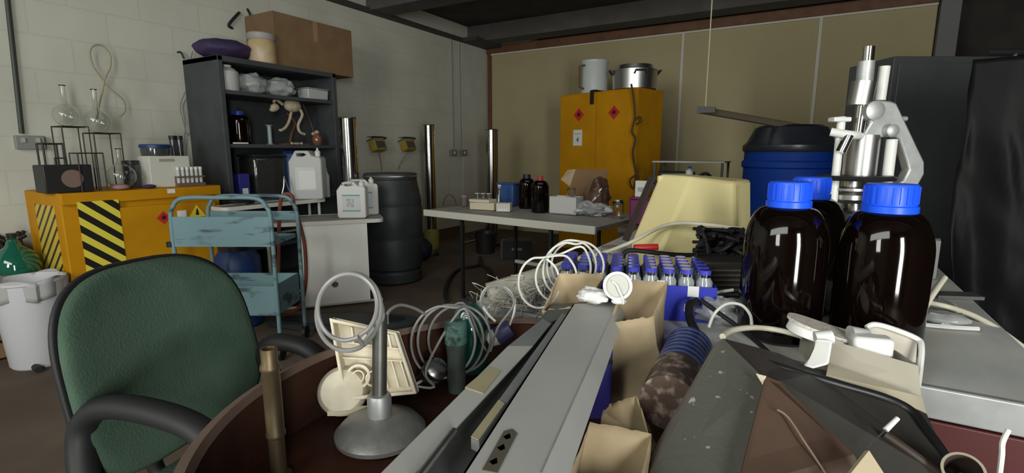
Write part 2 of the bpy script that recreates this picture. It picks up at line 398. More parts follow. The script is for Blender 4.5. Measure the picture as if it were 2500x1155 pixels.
def diamond(parent, c, r, m, name='warning_sticker', y=-0.0245):
    M = Matrix.Translation((c[0], y, c[1])) @ FRONT
    s_ = MB().prism([(r, 0), (0, r), (-r, 0), (0, -r)], 0.002, M).build(name, m, parent, smooth=False)
    fl = [(0, r * .55), (r * .18, r * .2), (r * .3, r * .3), (r * .33, -r * .05), (r * .2, -r * .25), (-r * .2, -r * .25), (-r * .33, -r * .02), (-r * .22, r * .25), (-r * .1, r * .15)]
    MB().prism([fl, ], 0.0015, Matrix.Translation((c[0], y - 0.002, c[1])) @ FRONT).build('flame_symbol', M_black, s_, smooth=False)
    return s_
q = X(395, 531, CX); diamond(d, (q.y - (y0 + y1) / 2, q.z), 0.045, M_red)
q = X(477, 519, CX); cy, cz = q.y - (y0 + y1) / 2, q.z
M = Matrix.Translation((cy, -0.0245, cz)) @ FRONT
s_ = MB().prism([(-0.06, -0.03), (0.06, -0.03), (0, 0.06)], 0.002, M).build('warning_triangle', mat('warning_yellow', (0.8, 0.66, 0.05), 0.5), d, smooth=False)
MB().prism([(-0.012, -0.015), (0.012, -0.015), (0.004, 0.03), (-0.004, 0.03)], 0.0015, Matrix.Translation((cy, -0.0265, cz)) @ FRONT).build('symbol', M_black, s_, smooth=False)
q = X(440, 522, CX); MB().box((q.y - (y0 + y1) / 2, -0.024, q.z), (0.06, 0.003, 0.05)).build('paper_sticker', M_paper, d)
q = X(411, 466, CX - 0.02); MB().box((q.y - (y0 + y1) / 2, -0.02, q.z), (0.05, 0.003, 0.03)).build('paper_sticker', M_paper, t)
MB().lathe([(0.02, 0), (0.02, 0.02)], Matrix.Translation((CW / 2 - 0.12, -0.022, 0.62)) @ FRONT, 16).build('lock', M_steel, d)

def OT(px, py_base, dx=0.0):
    "point on the yellow cabinet's top seen at this pixel column, dx behind its front edge"
    q = X(px, py_base, CX - dx); return Vector((q.x, q.y, CH + 0.001))
def top_at(px, dx): return OT(px, 460, dx)
# black box with a faded round badge
p = top_at(160, 0.13); bw = 0.24
t = thing('black_case', 'black box with a faded reddish round badge on the low yellow cabinet', 'box', p, pi / 2)
MB().box((0, 0, 0.085), (bw, 0.16, 0.17)).build('body', M_black, t, bevel=0.006)
MB().lathe([(0.055, 0), (0.055, 0.003)], Matrix.Translation((0.015, -0.081, 0.085)) @ FRONT, 24).build('badge', mat('faded_badge', (0.22, 0.12, 0.10), 0.7, col2=(0.12, 0.16, 0.13), scale=40), t)
MB().tube([(-0.03, 0, 0.168), (-0.03, 0, 0.21), (0.02, 0, 0.21), (0.02, 0, 0.168)], 0.006, smooth=0).build('handle', M_black, t)
# wire racks
def wire_rack(p, wd, dp, h, label, r=0.004, rings=()):
    m = MB()
    for sx in (-1, 1):
        for sy in (-1, 1): m.rod((sx * wd / 2, sy * dp / 2, 0), (sx * wd / 2, sy * dp / 2, h), r, seg=8)
    for z in (h,) + tuple(rings):
        m.tube([(-wd / 2, -dp / 2, z), (wd / 2, -dp / 2, z), (wd / 2, dp / 2, z), (-wd / 2, dp / 2, z)], r, closed=True, smooth=0)
    return tag(m.at() and m.build('wire_stand', M_blkwire, None, base=(0, 0, 0)), label, 'stand'), p
def put(o, p, rz=pi / 2): o.location = p; o.rotation_euler = (0, 0, rz); return o
o, p_ = wire_rack(0, 0.14, 0.16, 0.41, 'tallest black wire stand on the low yellow cabinet, left of its neighbour'); put(o, top_at(192, 0.33))
o, p_ = wire_rack(0, 0.15, 0.16, 0.37, 'black wire stand under the round glass flask with the tubing loop'); put(o, top_at(266, 0.22))
o, p_ = wire_rack(0, 0.13, 0.12, 0.24, 'short black wire stand between the two taller wire stands'); put(o, top_at(222, 0.06))
o, p_ = wire_rack(0, 0.10, 0.1, 0.30, 'small black frame stand behind the black badge box', 0.006); put(o, top_at(137, 0.40))
def flask(p, r, neck, label, nr=0.014):
    prof = [(0.01, 0)] + [(r * sin(a), r - r * cos(a)) for a in [0.35 + 2.45 * k / 12 for k in range(13)]]
    zt = prof[-1][1]; prof += [(nr, zt + 0.02), (nr, zt + neck), (nr * 1.4, zt + neck + 0.005)]
    o = MB().lathe(prof, seg=24, cap1=False).build('round_flask', M_glass, None, base=(0, 0, 0), solid=0.002)
    o.location = p; return tag(o, label, 'flask')
flask(top_at(187, 0.33) + Vector((0, 0, 0.412)), 0.07, 0.12, 'round bottomed clear glass flask on the tallest wire stand')
flask(top_at(260, 0.22) + Vector((0, 0, 0.373)), 0.075, 0.13, 'round bottomed clear glass flask on the right hand wire stand')
flask(top_at(300, 0.12) + Vector((0, 0, 0.0)), 0.085, 0.10, 'clear glass flask standing low beside the right hand wire stand')
lp = [X(*q_, -4.3) for q_ in ((236, 290), (243, 250), (250, 220), (256, 190), (268, 165), (268, 135), (250, 112), (228, 112), (219, 130), (226, 160), (243, 185), (262, 212), (285, 230), (302, 248), (305, 270), (292, 285))]
tag(MB().tube(lp, 0.007).build('rubber_tubing', mat('yellowed_tubing', (0.38, 0.34, 0.24), 0.5)), 'yellowed rubber tubing looped up above the round flasks', 'tubing')
def jar(p, r, h, m, label, name='jar', lidm=None, cat='jar', lid='lid', lw=1.03):
    t = thing(name, label, cat, p)
    MB().lathe([(r * 0.96, 0), (r, 0.01), (r, h * 0.82), (r * 0.8, h * 0.88)], seg=24).build('body', m, t)
    if lidm: MB().lathe([(r * lw * 0.9, h * 0.86), (r * lw * 0.9, h)], seg=24).build(lid, lidm, t)
    return t
M_smoke = mat('smoky_glass', (0.05, 0.055, 0.06), 0.15, coat=0.5)
jar(top_at(326, 0.2), 0.05, 0.19, M_smoke, 'dark glass jar with a black lid left of the white box', lidm=M_black)
# white box, rack on it
p = top_at(408, 0.14)
t = thing('instrument_box', 'white rectangular box standing on the low yellow cabinet', 'box', p, pi / 2)
MB().box((0, 0, 0.11), (0.265, 0.16, 0.22)).build('body', mat('off_white_box', (0.60, 0.60, 0.54), 0.6), t, bevel=0.004)
MB().box((-0.02, -0.081, 0.19), (0.10, 0.003, 0.02)).build('handle_slot', mat('tan_label', (0.35, 0.30, 0.22), 0.7), t)
t = thing('blue_lid_tub', 'dark blue round tub lying on top of the white box', 'tub', p + Vector((0, -0.05, 0.221)))
MB().lathe([(0.085, 0), (0.09, 0.04), (0.088, 0.055)], seg=28).build('body', M_smoke, t)
MB().lathe([(0.094, 0.055), (0.094, 0.075), (0.085, 0.08)], seg=28).build('lid', M_navy, t)
for k, (px, lab) in enumerate(((434, 'left'), (450, 'right'))):
    t = thing('dark_bottle', lab + ' one of two tall dark cylinders behind the white box', 'bottle', top_at(px, 0.34))
    MB().lathe([(0.022, 0), (0.022, 0.34)], seg=16).build('body', M_smoke, t)
    MB().lathe([(0.024, 0.34), (0.024, 0.37)], seg=16).build('cap', M_black, t)
# test tube rack
p = top_at(463, 0.06)
t = thing('tube_rack', 'rack of capped glass tubes at the right end of the low yellow cabinet', 'rack', p, pi / 2)
MB().box((0, 0, 0.012), (0.19, 0.09, 0.024)).box((0, 0, 0.07), (0.19, 0.09, 0.01)).rod((-0.09, 0, 0), (-0.09, 0, 0.07), 0.005).rod((0.09, 0, 0), (0.09, 0, 0.07), 0.005).build('frame', mat('brown_rack', (0.16, 0.10, 0.07), 0.6), t)
for i in range(6):
    for j in range(2):
        q = t.location + Vector(((j - 0.5) * -0.04, -0.0775 + 0.031 * i, 0.025))
        if i == 0 and j == 0:
            tt = thing('test_tube', 'short glass tubes with pale caps standing in the rack', 'test tube', q, 0, 'tubes in the rack on the low cabinet')
            MB().lathe([(0.009, 0), (0.011, 0.01), (0.011, 0.095)], seg=12).build('body', mat('tube_glass', (0.55, 0.56, 0.55), 0.1, coat=1), tt)
            MB().lathe([(0.0125, 0.095), (0.0125, 0.115)], seg=12).build('cap', M_white, tt)
        else: dup(tt, q)
tag(MB().ell((0, 0, 0.02), (0.045, 0.05, 0.02)).build('pink_cloth', mat('dull_pink', (0.35, 0.2, 0.2), 0.8)), 'crumpled dull pink lump on the low yellow cabinet', 'cloth').location = top_at(296, 0.03)
tag(MB().ell((0, 0, 0.014), (0.035, 0.04, 0.014)).build('purple_sponge', mat('dark_purple', (0.06, 0.02, 0.09), 0.8)), 'small dark purple lump in front of the white box', 'sponge').location = top_at(365, 0.03)

# ================================================================ bookcase
BX = -4.02; BY0 = X(545, 300, BX).y; BY1 = X(826, 300, BX).y; BH = 1.99; BWD = BY1 - BY0; BD = 0.5
bc = thing('bookcase', 'tall dark blue grey steel bookcase against the left wall', 'shelf unit', (BX, (BY0 + BY1) / 2, 0), pi / 2)
for s in (-1, 1): MB().box((s * (BWD / 2 - 0.02), BD / 2, BH / 2), (0.04, BD, BH)).build('side_panel', M_book, bc, bevel=0.004)
MB().box((0, BD - 0.01, BH / 2), (BWD - 0.08, 0.02, BH)).build('back_panel', M_book, bc)
MB().box((0, BD / 2, BH - 0.02), (BWD, BD, 0.04)).build('top_panel', M_book, bc, bevel=0.003)
def shz(px, py): return X(px, py, BX).z
SH = [shz(690, 233), shz(690, 353), 0.85, 0.45, 0.08]
for z in SH: MB().box((0, BD / 2, z - 0.015), (BWD - 0.08, BD - 0.02, 0.03)).build('shelf', M_book, bc, bevel=0.002)
def on_shelf(px, k, back=0.15):
    q = X(px, 400, BX - back); return Vector((BX - back, q.y, SH[k] + 0.001))
def on_top(px, back=0.2):
    q = X(px, 150, BX - back); return Vector((BX - back, q.y, BH + 0.001))
# on top
p = on_top(548, 0.24)
o = MB().ell((0, 0, 0.075), (0.19, 0.22, 0.085), fn=lambda q: 1 + 0.12 * noise.noise(q * 2.3) if q.z > -0.6 else 1.0, seg=28, rings=16).build('sack', mat('purple_sack', (0.06, 0.035, 0.11), 0.7, col2=(0.03, 0.02, 0.06), scale=6, bump=0.4, bscale=8), None, base=(0, 0, 0))
o.location = p + Vector((0, 0, 0.01)); tag(o, 'slumped dark purple sack on top of the bookcase', 'sack')
p = on_top(642, 0.11)
t = thing('cork_jar', 'squat jar with yellowish contents between the sack and the cardboard box', 'jar', p)
MB().lathe([(0.105, 0), (0.11, 0.01), (0.11, 0.16), (0.1, 0.19)], seg=28).build('body', mat('yellowish_contents', (0.48, 0.36, 0.17), 0.4, col2=(0.55, 0.42, 0.3), scale=10, amt=1), t)
MB().lathe([(0.105, 0.19), (0.112, 0.2), (0.112, 0.24), (0.1, 0.25)], seg=28).build('lid', mat('jar_lid_grey', (0.35, 0.34, 0.32), 0.5), t)
a = on_top(672, 0.04); b = on_top(838, 0.04)
t = thing('cardboard_box', 'large brown cardboard box on top of the bookcase', 'box', ((a.x - 0.22), (a.y + b.y) / 2 + 0.08, BH + 0.001), pi / 2)
MB().box((0, 0, 0.225), (b.y - a.y + 0.12, 0.40, 0.45)).build('body', M_card, t, bevel=0.004)
MB().box((0.0, -0.2, 0.36), (0.05, 0.003, 0.18)).build('tape', mat('parcel_tape', (0.34, 0.2, 0.10), 0.4), t)
# shelf 1: bags of bottles
def lump(p, r, m, label, name, cat, seed, amp=0.25, rz=0):
    def fn(q):
        k = 1 + amp * noise.noise(q * 2.2 + Vector((seed, 0, 0))) + 0.4 * amp * noise.noise(q * 6 + Vector((0, seed, 0)))
        return k
    m_ = MB(); m_.ell((0, 0, r[2] * 0.92), r, seg=28, rings=18, fn=fn)
    for v in m_.bm.verts: v.co.z = max(v.co.z, 0.0)
    o = m_.build(name, m, None, base=(0, 0, 0)); o.location = p; o.rotation_euler = (0, 0, rz)
    return tag(o, label, cat)
p = on_shelf(575, 0, 0.10)
t = thing('plastic_bottle', 'cloudy white plastic bottle at the left end of the top shelf', 'bottle', p)
MB().lathe([(0.075, 0), (0.08, 0.01), (0.08, 0.15), (0.055, 0.175), (0.03, 0.185)], seg=24).build('body', M_cloudy, t)
MB().lathe([(0.032, 0.185), (0.032, 0.202)], seg=16).build('cap', M_white, t)
lump(on_shelf(628, 0, 0.16), (0.12, 0.13, 0.090), M_bag, 'clear polythene bag of small parts beside the cloudy bottle', 'parts_bag', 'bag', 1.0)
lump(on_shelf(695, 0, 0.16), (0.12, 0.14, 0.085), M_bag, 'middle clear polythene bag on the top shelf of the bookcase', 'parts_bag', 'bag', 5.0)
t = thing('plastic_tub', 'low clear plastic tub at the right end of the top shelf', 'tub', on_shelf(775, 0, 0.10), pi / 2)
MB().box((0, 0, 0.045), (0.22, 0.15, 0.09), taper=1.06).build('body', M_cloudy, t, bevel=0.01)
MB().box((0, 0, 0.095), (0.24, 0.17, 0.01)).build('lid', M_bag, t, bevel=0.004)
# shelf 2
def bottle(p, r, h, m, capm, label, capr=0.45, name='amber_bottle', cat='bottle', group=None, ridges=True, neck=0.70, ch=None, capneck=0.9):
    t = thing(name, label, cat, p, 0, group)
    n = r * capr * capneck; zs = h * neck; H = ch or h * 0.13
    prof = [(r * 0.88, 0), (r * 0.97, 0.006), (r, 0.02), (r, zs)]
    for k in range(1, 9):
        a = pi / 2 * k / 8; prof.append((n + (r - n) * cos(a) ** 0.9 if k < 8 else n, zs + (h - H * 0.9 - zs) * sin(a) ** 1.15))
    prof.append((n, h - H * 0.4))
    MB().lathe(prof, seg=40).build('body', m, t)
    c = MB(); cr = r * capr
    c.lathe([(cr * 1.08, h - H), (cr * 1.08, h - H * 0.72), (cr, h - H * 0.68), (cr, h - 0.003), (cr * 0.95, h)], seg=36)
    if ridges:
        for k in range(24):
            a = 2 * pi * k / 24; c.box((cr * cos(a), cr * sin(a), h - H * 0.36), (0.003, 0.0025, H * 0.55), rz=a)
    c.build('cap', capm, t, bevel=0)
    return t
M_bluecapd = mat('blue_cap_dim', (0.02, 0.05, 0.35), 0.4)
bottle(on_shelf(592, 1, 0.12), 0.085, 0.27, M_amber, M_bluecapd, 'dark bottle with a blue cap on the middle shelf of the bookcase')
t = thing('shallow_dish', 'small pale dish in front of the dark bottle on the middle shelf', 'dish', on_shelf(592, 1, 0.016), pi / 2)
MB().box((0, 0, 0.006), (0.12, 0.03, 0.012)).build('body', M_paper, t, bevel=0.003)
t = thing('measuring_cylinder', 'small grey measuring cylinder left of the skeleton', 'cylinder', on_shelf(664, 1, 0.15))
MB().lathe([(0.03, 0), (0.03, 0.006), (0.018, 0.01), (0.018, 0.16), (0.032, 0.165), (0.032, 0.17)], seg=20).build('body', mat('bluish_plastic', (0.3, 0.36, 0.38), 0.3), t)
# small animal skeleton
M_bone = mat('old_bone', (0.50, 0.43, 0.31), 0.7, col2=(0.36, 0.30, 0.21), scale=40)
SX = BX - 0.13
def S(px, py, d=0.0): return X(px, py, SX - d)
sk0 = on_shelf(718, 1, 0.13)
t = thing('animal_skeleton', 'mounted skeleton of a small animal standing on the middle shelf', 'skeleton', sk0, 0)
b = MB(); b.ell(S(714, 258), (0.055, 0.085, 0.06), seg=20, rings=12)
b.build('rib_cage', M_bone, t, world=True)
b = MB(); b.ell(S(671, 262), (0.035, 0.04, 0.036), fn=lambda q: 1 - 0.25 * max(0, noise.noise(q * 3))).ell(S(666, 268), (0.025, 0.03, 0.02)); b.build('skull', M_bone, t, world=True)
b = MB(); b.tube([S(690, 255), S(680, 247), S(673, 243), S(668, 250)], 0.014); b.build('neck', M_bone, t, world=True)
b = MB(); b.tube([S(712, 270, 0.02), S(706, 295, 0.01), S(698, 310), S(688, 318)], 0.013); b.ell(S(686, 318), (0.02, 0.022, 0.014)); b.build('leg', M_bone, t, world=True)
b = MB(); b.tube([S(728, 262, -0.02), S(738, 280, -0.03), S(728, 305, -0.02), S(732, 322, -0.02), S(744, 328, -0.02)], 0.013); b.build('leg', M_bone, t, world=True)
b = MB(); b.tube([S(740, 255), S(755, 290, 0.03), S(765, 320, 0.03), S(775, 346, 0.03)], 0.006); b.build('leg', M_rail, t, world=True)
b = MB(); b.tube([S(700, 275, 0.06), S(720, 300, 0.06), S(712, 325, 0.06), S(708, 348, 0.06)], 0.012); b.build('mount_post', M_rail, t, world=True)
MB().box((0, 0.02, 0.006), (0.12, 0.24, 0.012)).build('base', M_rail, t)
o = MB().ell((0, 0, 0.01), (0.012, 0.05, 0.01)).ell((0, 0.05, 0.012), (0.014, 0.014, 0.012)).ell((0, -0.05, 0.012), (0.014, 0.014, 0.012)).build('loose_bone', M_bone, None, base=(0, 0, 0)); o.location = on_shelf(728, 1, 0.035); tag(o, 'loose pale bone lying in front of the skeleton', 'bone')
t = thing('brown_jar', 'small brown glass jar with pale knob at the right of the middle shelf', 'jar', on_shelf(778, 1, 0.08))
MB().lathe([(0.03, 0), (0.045, 0.02), (0.045, 0.07), (0.02, 0.11)], seg=20).build('body', mat('copper_glaze', (0.2, 0.09, 0.06), 0.15, coat=1), t)
MB().ell((0, -0.0, 0.12), (0.022, 0.022, 0.02)).ell((0.0, -0.04, 0.105), (0.016, 0.02, 0.016)).build('lid', M_bone, t)
# shelf 3 (z 0.85)
t = thing('storage_tub', 'dark glossy tub wrapped in plastic on the lower bookcase shelf', 'tub', on_shelf(640, 2, 0.16), pi / 2)
MB().box((0, 0, 0.18), (0.30, 0.24, 0.36)).build('body', mat('dark_glossy', (0.03, 0.03, 0.03), 0.2, coat=1, bump=0.7, bscale=18), t, bevel=0.03)
MB().box((0, 0, 0.365), (0.31, 0.25, 0.02)).build('lid', M_black, t, bevel=0.004)
t = thing('folder', 'blue box folder standing to the right of the dark glossy tub', 'folder', on_shelf(700, 2, 0.18), pi / 2)
MB().box((0, 0, 0.19), (0.15, 0.26, 0.38)).build('body', mat('folder_blue', (0.07, 0.12, 0.25), 0.6), t, bevel=0.004)
for k in range(3): MB().box((-0.045 + 0.045 * k, -0.05, 0.39), (0.025, 0.03, 0.03)).build('tab', M_bluecapd, t)
t = thing('blue_carton', 'narrow purple blue carton at the left end of the lower bookcase shelf', 'carton', on_shelf(583, 2, 0.08), pi / 2)
MB().box((0, 0, 0.11), (0.09, 0.12, 0.22)).build('body', mat('purple_blue', (0.03, 0.03, 0.22), 0.5), t, bevel=0.003)
MB().box((0.0, -0.061, 0.07), (0.05, 0.002, 0.06)).build('paper_label', M_paper, t)
o = lump(on_shelf(760, 2, 0.2), (0.14, 0.11, 0.12), mat('dark_cloth', (0.04, 0.04, 0.045), 0.8), 'dark cloth bundle at the right of the lower bookcase shelf', 'cloth_bundle', 'bundle', 9.0)

# ================================================================ left of chair: bin, junk
wb = Z(110, 880, 0.0)
wb = G(-1.98, 2.02, 0)
# white bin, green demijohn, crate, yellow bar
pb_ = G(-2.84, 2.87, 0)
t = thing('waste_bin', 'tall white plastic bin on the floor left of the green chair', 'bin', pb_)
MB().lathe([(0.125, 0), (0.135, 0.015), (0.165, 0.50), (0.175, 0.505), (0.175, 0.52), (0.16, 0.52), (0.155, 0.50), (0.125, 0.03)], seg=40, cap1=True).build('body', mat('bin_white', (0.58, 0.58, 0.62), 0.5), t)
MB().sheet(lambda u, v: ((0.17 + 0.012 * sin(u * 40)) * cos(2 * pi * u) * (1 - 0.06 * v), (0.17 + 0.012 * sin(u * 40)) * sin(2 * pi * u) * (1 - 0.06 * v), 0.525 - v * 0.12 + 0.012 * sin(u * 23)), 60, 4, True).build('liner', mat('liner_grey', (0.42, 0.42, 0.42), 0.5), t, solid=0.002)
t = thing('crate', 'brown wooden crate in the corner beyond the white bin', 'crate', (-4.34, 0.92, 0))
m = MB()
for k in range(4): m.box((0, 0, 0.06 + 0.11 * k), (0.42, 0.44, 0.09))
m.build('slats', mat('crate_brown', (0.17, 0.10, 0.05), 0.8, col2=(0.24, 0.15, 0.08), scale=8), t, bevel=0.003)
m = MB()
for sx in (-1, 1):
    for sy in (-1, 1): m.box((sx * 0.2, sy * 0.21, 0.22), (0.03, 0.03, 0.44))
m.build('corner_post', mat('crate_brown'  , (0, 0, 0)), t)
M_green = mat('green_glass', (0.01, 0.11, 0.07), 0.07, coat=1)
t = thing('demijohn', 'green glass demijohn on the wooden crate behind the white bin', 'bottle', (-4.24, 1.08, 0.451))
MB().lathe([(0.09, 0), (0.115, 0.02), (0.12, 0.10), (0.10, 0.17), (0.04, 0.22), (0.025, 0.26), (0.03, 0.27)], seg=32).build('body', M_green, t)
MB().lathe([(0.022, 0.27), (0.026, 0.30)], seg=16).build('stopper', M_black, t)
lump(Vector((-4.42, 0.80, 0.452)), (0.11, 0.12, 0.10), mat('dark_rubbish', (0.05, 0.055, 0.05), 0.7), 'dark lump of rubbish on the wooden crate beside the demijohn', 'rubbish_bag', 'bag', 12.0, 0.5)
t = thing('metal_fittings', 'dark tangle of metal fittings piled against the left end of the yellow cabinet', 'fittings', (-4.47, 1.12, 0.451))
mm = MB()
for k in range(9):
    a = k * 0.7; mm.tube([(0.03 * cos(a), 0.05 * sin(a), 0.02), (0.05 * sin(a * 2), 0.06 * cos(a), 0.16), (0.04 * cos(a * 3), 0.09 * sin(a), 0.25 + 0.03 * sin(k))], 0.012)
mm.build('tangle', M_blkwire, t)
a, b = Z(30, 852, 0.02), Z(86, 896, 0.02)
t = thing('yellow_bar', 'yellow bar with a black end lying on the floor by the white bin', 'bar', (a + b) / 2)
MB().rod(a, b, 0.014).build('shaft', mat('bar_yellow', (0.6, 0.45, 0.03), 0.5), t, world=True)
MB().rod(b, b + (b - a).normalized() * 0.07, 0.018).build('end_cap', M_rubber, t, world=True)

# navy drum
t = thing('plastic_drum', 'navy blue plastic drum on the floor behind the pale blue trolley', 'drum', G(-1.98, 3.55, 0))
MB().lathe([(0.13, 0), (0.15, 0.02), (0.155, 0.2), (0.15, 0.22), (0.155, 0.4), (0.15, 0.5), (0.11, 0.56)], seg=36).build('body', M_navy, t)
MB().lathe([(0.115, 0.56), (0.115, 0.59)], seg=28).build('lid', M_black, t)

# ================================================================ pale blue tubular trolley
M_pale = mat('pale_blue_paint', (0.16, 0.27, 0.30), 0.5, col2=(0.05, 0.07, 0.08), scale=9, amt=0.9, lo=0.55, hi=0.66, detail=8, stretch=(0.6, 1, 2.2))
TF, TL, TR = 2.9, -1.98, -1.40
t = thing('trolley', 'pale blue tubular trolley with chipped panels behind the green chair', 'trolley', G((TL + TR) / 2, TF, 0), ROT)
hw = (TR - TL) / 2; dp = 0.36
for k, y in enumerate((0.0, dp)):
    zt = 0.985 - 0.02 * k
    MB().tube([(-hw, y, 0.09), (-hw, y, 0.5), (-hw, y, zt - 0.13), (-hw + 0.02, y, zt - 0.05), (-hw + 0.08, y, zt), (0, y, zt + 0.004), (hw - 0.08, y, zt), (hw - 0.02, y, zt - 0.05), (hw, y, zt - 0.13), (hw, y, 0.5), (hw, y, 0.09)], 0.0125, seg=10, smooth=5).build('hoop', M_pale, t)
def tray(z, h, name):
    m = MB()
    m.box((0, dp / 2, z), (2 * hw - 0.026, dp - 0.03, 0.008))
    for y in (0.014, dp - 0.014): m.box((0, y, z + h / 2), (2 * hw - 0.03, 0.006, h))
    for x in (-1, 1): m.box((x * (hw - 0.018), dp / 2, z + h / 2), (0.006, dp - 0.03, h))
    return m.build(name, M_pale, t, smooth=False)
MB().box((0, -0.004, 0.79), (2 * hw - 0.02, 0.006, 0.178)).build('front_panel', M_pale, t, bevel=0.002)['label'] = 'pale blue panel with chipped dark paint'
MB().box((0, dp + 0.004, 0.84), (2 * hw - 0.02, 0.006, 0.06)).build('rear_rail', M_pale, t, bevel=0.002)
tray(0.705, 0.02, 'tray'); tray(0.28, 0.18, 'tray')
for sx in (-1, 1):
    for y in (0, dp): MB().lathe([(0.045, -0.012), (0.045, 0.012)], Matrix.Translation((sx * hw, y, 0.046)) @ Matrix.Rotation(pi / 2, 4, 'Y'), 20).build('castor', M_rubber, t)
MB().lathe([(0.02, 0), (0.02, 0.03)], Matrix.Translation((-hw - 0.02, 0, 0.70)), 12).build('knob', M_rubber, t)

# ================================================================ table with white panel, shelf table behind
A_T = ROT + radians(21)
M_lam = mat('grey_laminate', (0.30, 0.28, 0.26), 0.6, col2=(0.36, 0.34, 0.31), scale=10)
M_edge = mat('white_edging', (0.70, 0.69, 0.64), 0.5)
M_wtube = mat('white_tube_frame', (0.62, 0.62, 0.58), 0.45)
t = thing('table', 'small table with a grey top, white edging and a white front panel', 'table', G(-1.475, 3.93, 0), A_T)
TW, TD, TZ = 0.90, 0.46, 0.71
out = rrect(-TW / 2, 0, TW / 2, TD, 0.05)
MB().prism(out, 0.022, Matrix.Translation((0, 0, TZ - 0.022))).build('table_top', M_lam, t)
MB().prism([rrect(-TW / 2 - 0.006, -0.006, TW / 2 + 0.006, TD + 0.006, 0.055), rrect(-TW / 2, 0, TW / 2, TD, 0.05)], 0.03, Matrix.Translation((0, 0, TZ - 0.028))).build('edging', M_edge, t)
hole = [(0.05 + 0.026 * cos(2 * pi * k / 20), 0.19 + 0.026 * sin(2 * pi * k / 20)) for k in range(20)][::-1]
MB().prism([[(-0.20, 0.035), (0.32, 0.035), (0.32, TZ - 0.03), (-0.20, TZ - 0.03)], hole], 0.018, Matrix.Translation((0, 0.022, 0)) @ FRONT).build('front_panel', mat('white_laminate', (0.86, 0.86, 0.80), 0.6), t, smooth=False)
MB().lathe([(0.025, 0), (0.025, 0.004)], Matrix.Translation((0.05, 0.024, 0.19)) @ FRONT, 20).build('cable_hole', mat('olive_plug', (0.12, 0.11, 0.06), 0.6), t)
MB().tube([(-0.42, 0.04, 0.02), (0.42, 0.04, 0.02), (0.42, TD - 0.05, 0.02), (-0.42, TD - 0.05, 0.02)], 0.012, closed=True, smooth=0).tube([(-0.42, 0.10, 0.14), (0.3, 0.10, 0.14)], 0.012, smooth=0).build('base_frame', M_wtube, t)
for sx, sy in ((-1, 0.08), (0.6, 0.08), (-1, TD - 0.05), (0.6, TD - 0.05)): MB().rod((sx * 0.42, sy, 0.02), (sx * 0.42, sy, TZ - 0.02), 0.0125).build('leg', M_wtube, t)
# shelf table behind
sx0, sx1 = -3.86, -3.66; sy0 = X(548, 497, sx1).y; sy1 = X(797, 488, sx1).y; SZ = 0.845
t = thing('shelf_table', 'narrow grey table with white edging in front of the bookcase', 'table', (sx1, (sy0 + sy1) / 2, 0), pi / 2)
L = sy1 - sy0
MB().prism(rrect(-L / 2, 0, L / 2, 0.20, 0.04), 0.02, Matrix.Translation((0, 0, SZ - 0.02))).build('table_top', M_lam, t)
MB().prism([rrect(-L / 2 - 0.006, -0.006, L / 2 + 0.006, 0.206, 0.045), rrect(-L / 2, 0, L / 2, 0.20, 0.04)], 0.03, Matrix.Translation((0, 0, SZ - 0.027))).build('edging', M_edge, t)
for sx, sy in ((-1, 0.04), (1, 0.04), (-1, 0.17), (1, 0.17)): MB().rod((sx * (L / 2 - 0.05), sy, 0), (sx * (L / 2 - 0.05), sy, SZ - 0.02), 0.0125).build('leg', M_wtube, t)
MB().tube([(-L / 2 + 0.05, 0.04, 0.60), (L / 2 - 0.05, 0.04, 0.60)], 0.01, smooth=0).build('rail', M_wtube, t)
def on_st(px, back=0.10): q = X(px, 480, sx1 - back); return Vector((sx1 - back, q.y, SZ + 0.001))

def jerry(p, wd, dp, h, rz, label, m, group=None, blue=True, namep='jerrycan'):
    t = thing(namep, label, 'jerrycan', p, rz, group)
    out = [(-wd / 2, 0.012), (-wd / 2 + 0.012, 0), (wd / 2 - 0.012, 0), (wd / 2, 0.012), (wd / 2, h * 0.76), (wd * 0.42, h * 0.84), (wd * 0.28, h * 0.985), (-wd * 0.12, h * 0.985), (-wd * 0.22, h * 0.88), (-wd * 0.46, h * 0.86), (-wd / 2, h * 0.8)]
    hole = [(wd * 0.06, h * 0.87), (wd * 0.24, h * 0.87), (wd * 0.24, h * 0.93), (wd * 0.02, h * 0.93), (-wd * 0.06, h * 0.90)]
    out = [(-x, y) for x, y in out][::-1]; hole = [(-x, y) for x, y in hole]
    MB().prism([out, hole], dp, Matrix.Translation((0, dp / 2, 0)) @ FRONT).build('body', m, t, bevel=dp * 0.16)
    MB().lathe([(0.022, h * 0.86), (0.024, h * 0.97), (0.012, h * 0.99), (0.006, h * 1.04)], Matrix.Translation((wd * 0.33, 0, 0)), 18).build('cap', M_white, t)
    l = MB().box((0.0, -dp / 2 - 0.001, h * 0.42), (wd * 0.62, 0.002, h * 0.46)).build('label', mat('label_pale', (0.62, 0.66, 0.66), 0.6), t)
    if blue:
        MB().box((0, -dp / 2 - 0.0025, h * 0.625), (wd * 0.62, 0.002, h * 0.03)).box((0, -dp / 2 - 0.0025, h * 0.205), (wd * 0.62, 0.002, h * 0.03)).build('band', mat('label_teal', (0.12, 0.36, 0.42), 0.6), l)
        MB().box((-0.01, -dp / 2 - 0.0025, h * 0.42), (wd * 0.26, 0.002, h * 0.22)).build('picture', mat('label_grey', (0.35, 0.35, 0.35), 0.6, col2=(0.6, 0.6, 0.6), scale=60, amt=1), l)
    else:
        MB().box((wd * 0.05, -dp / 2 - 0.0025, h * 0.40), (wd * 0.5, 0.002, h * 0.36)).build('paper', M_paper, l)
    return t
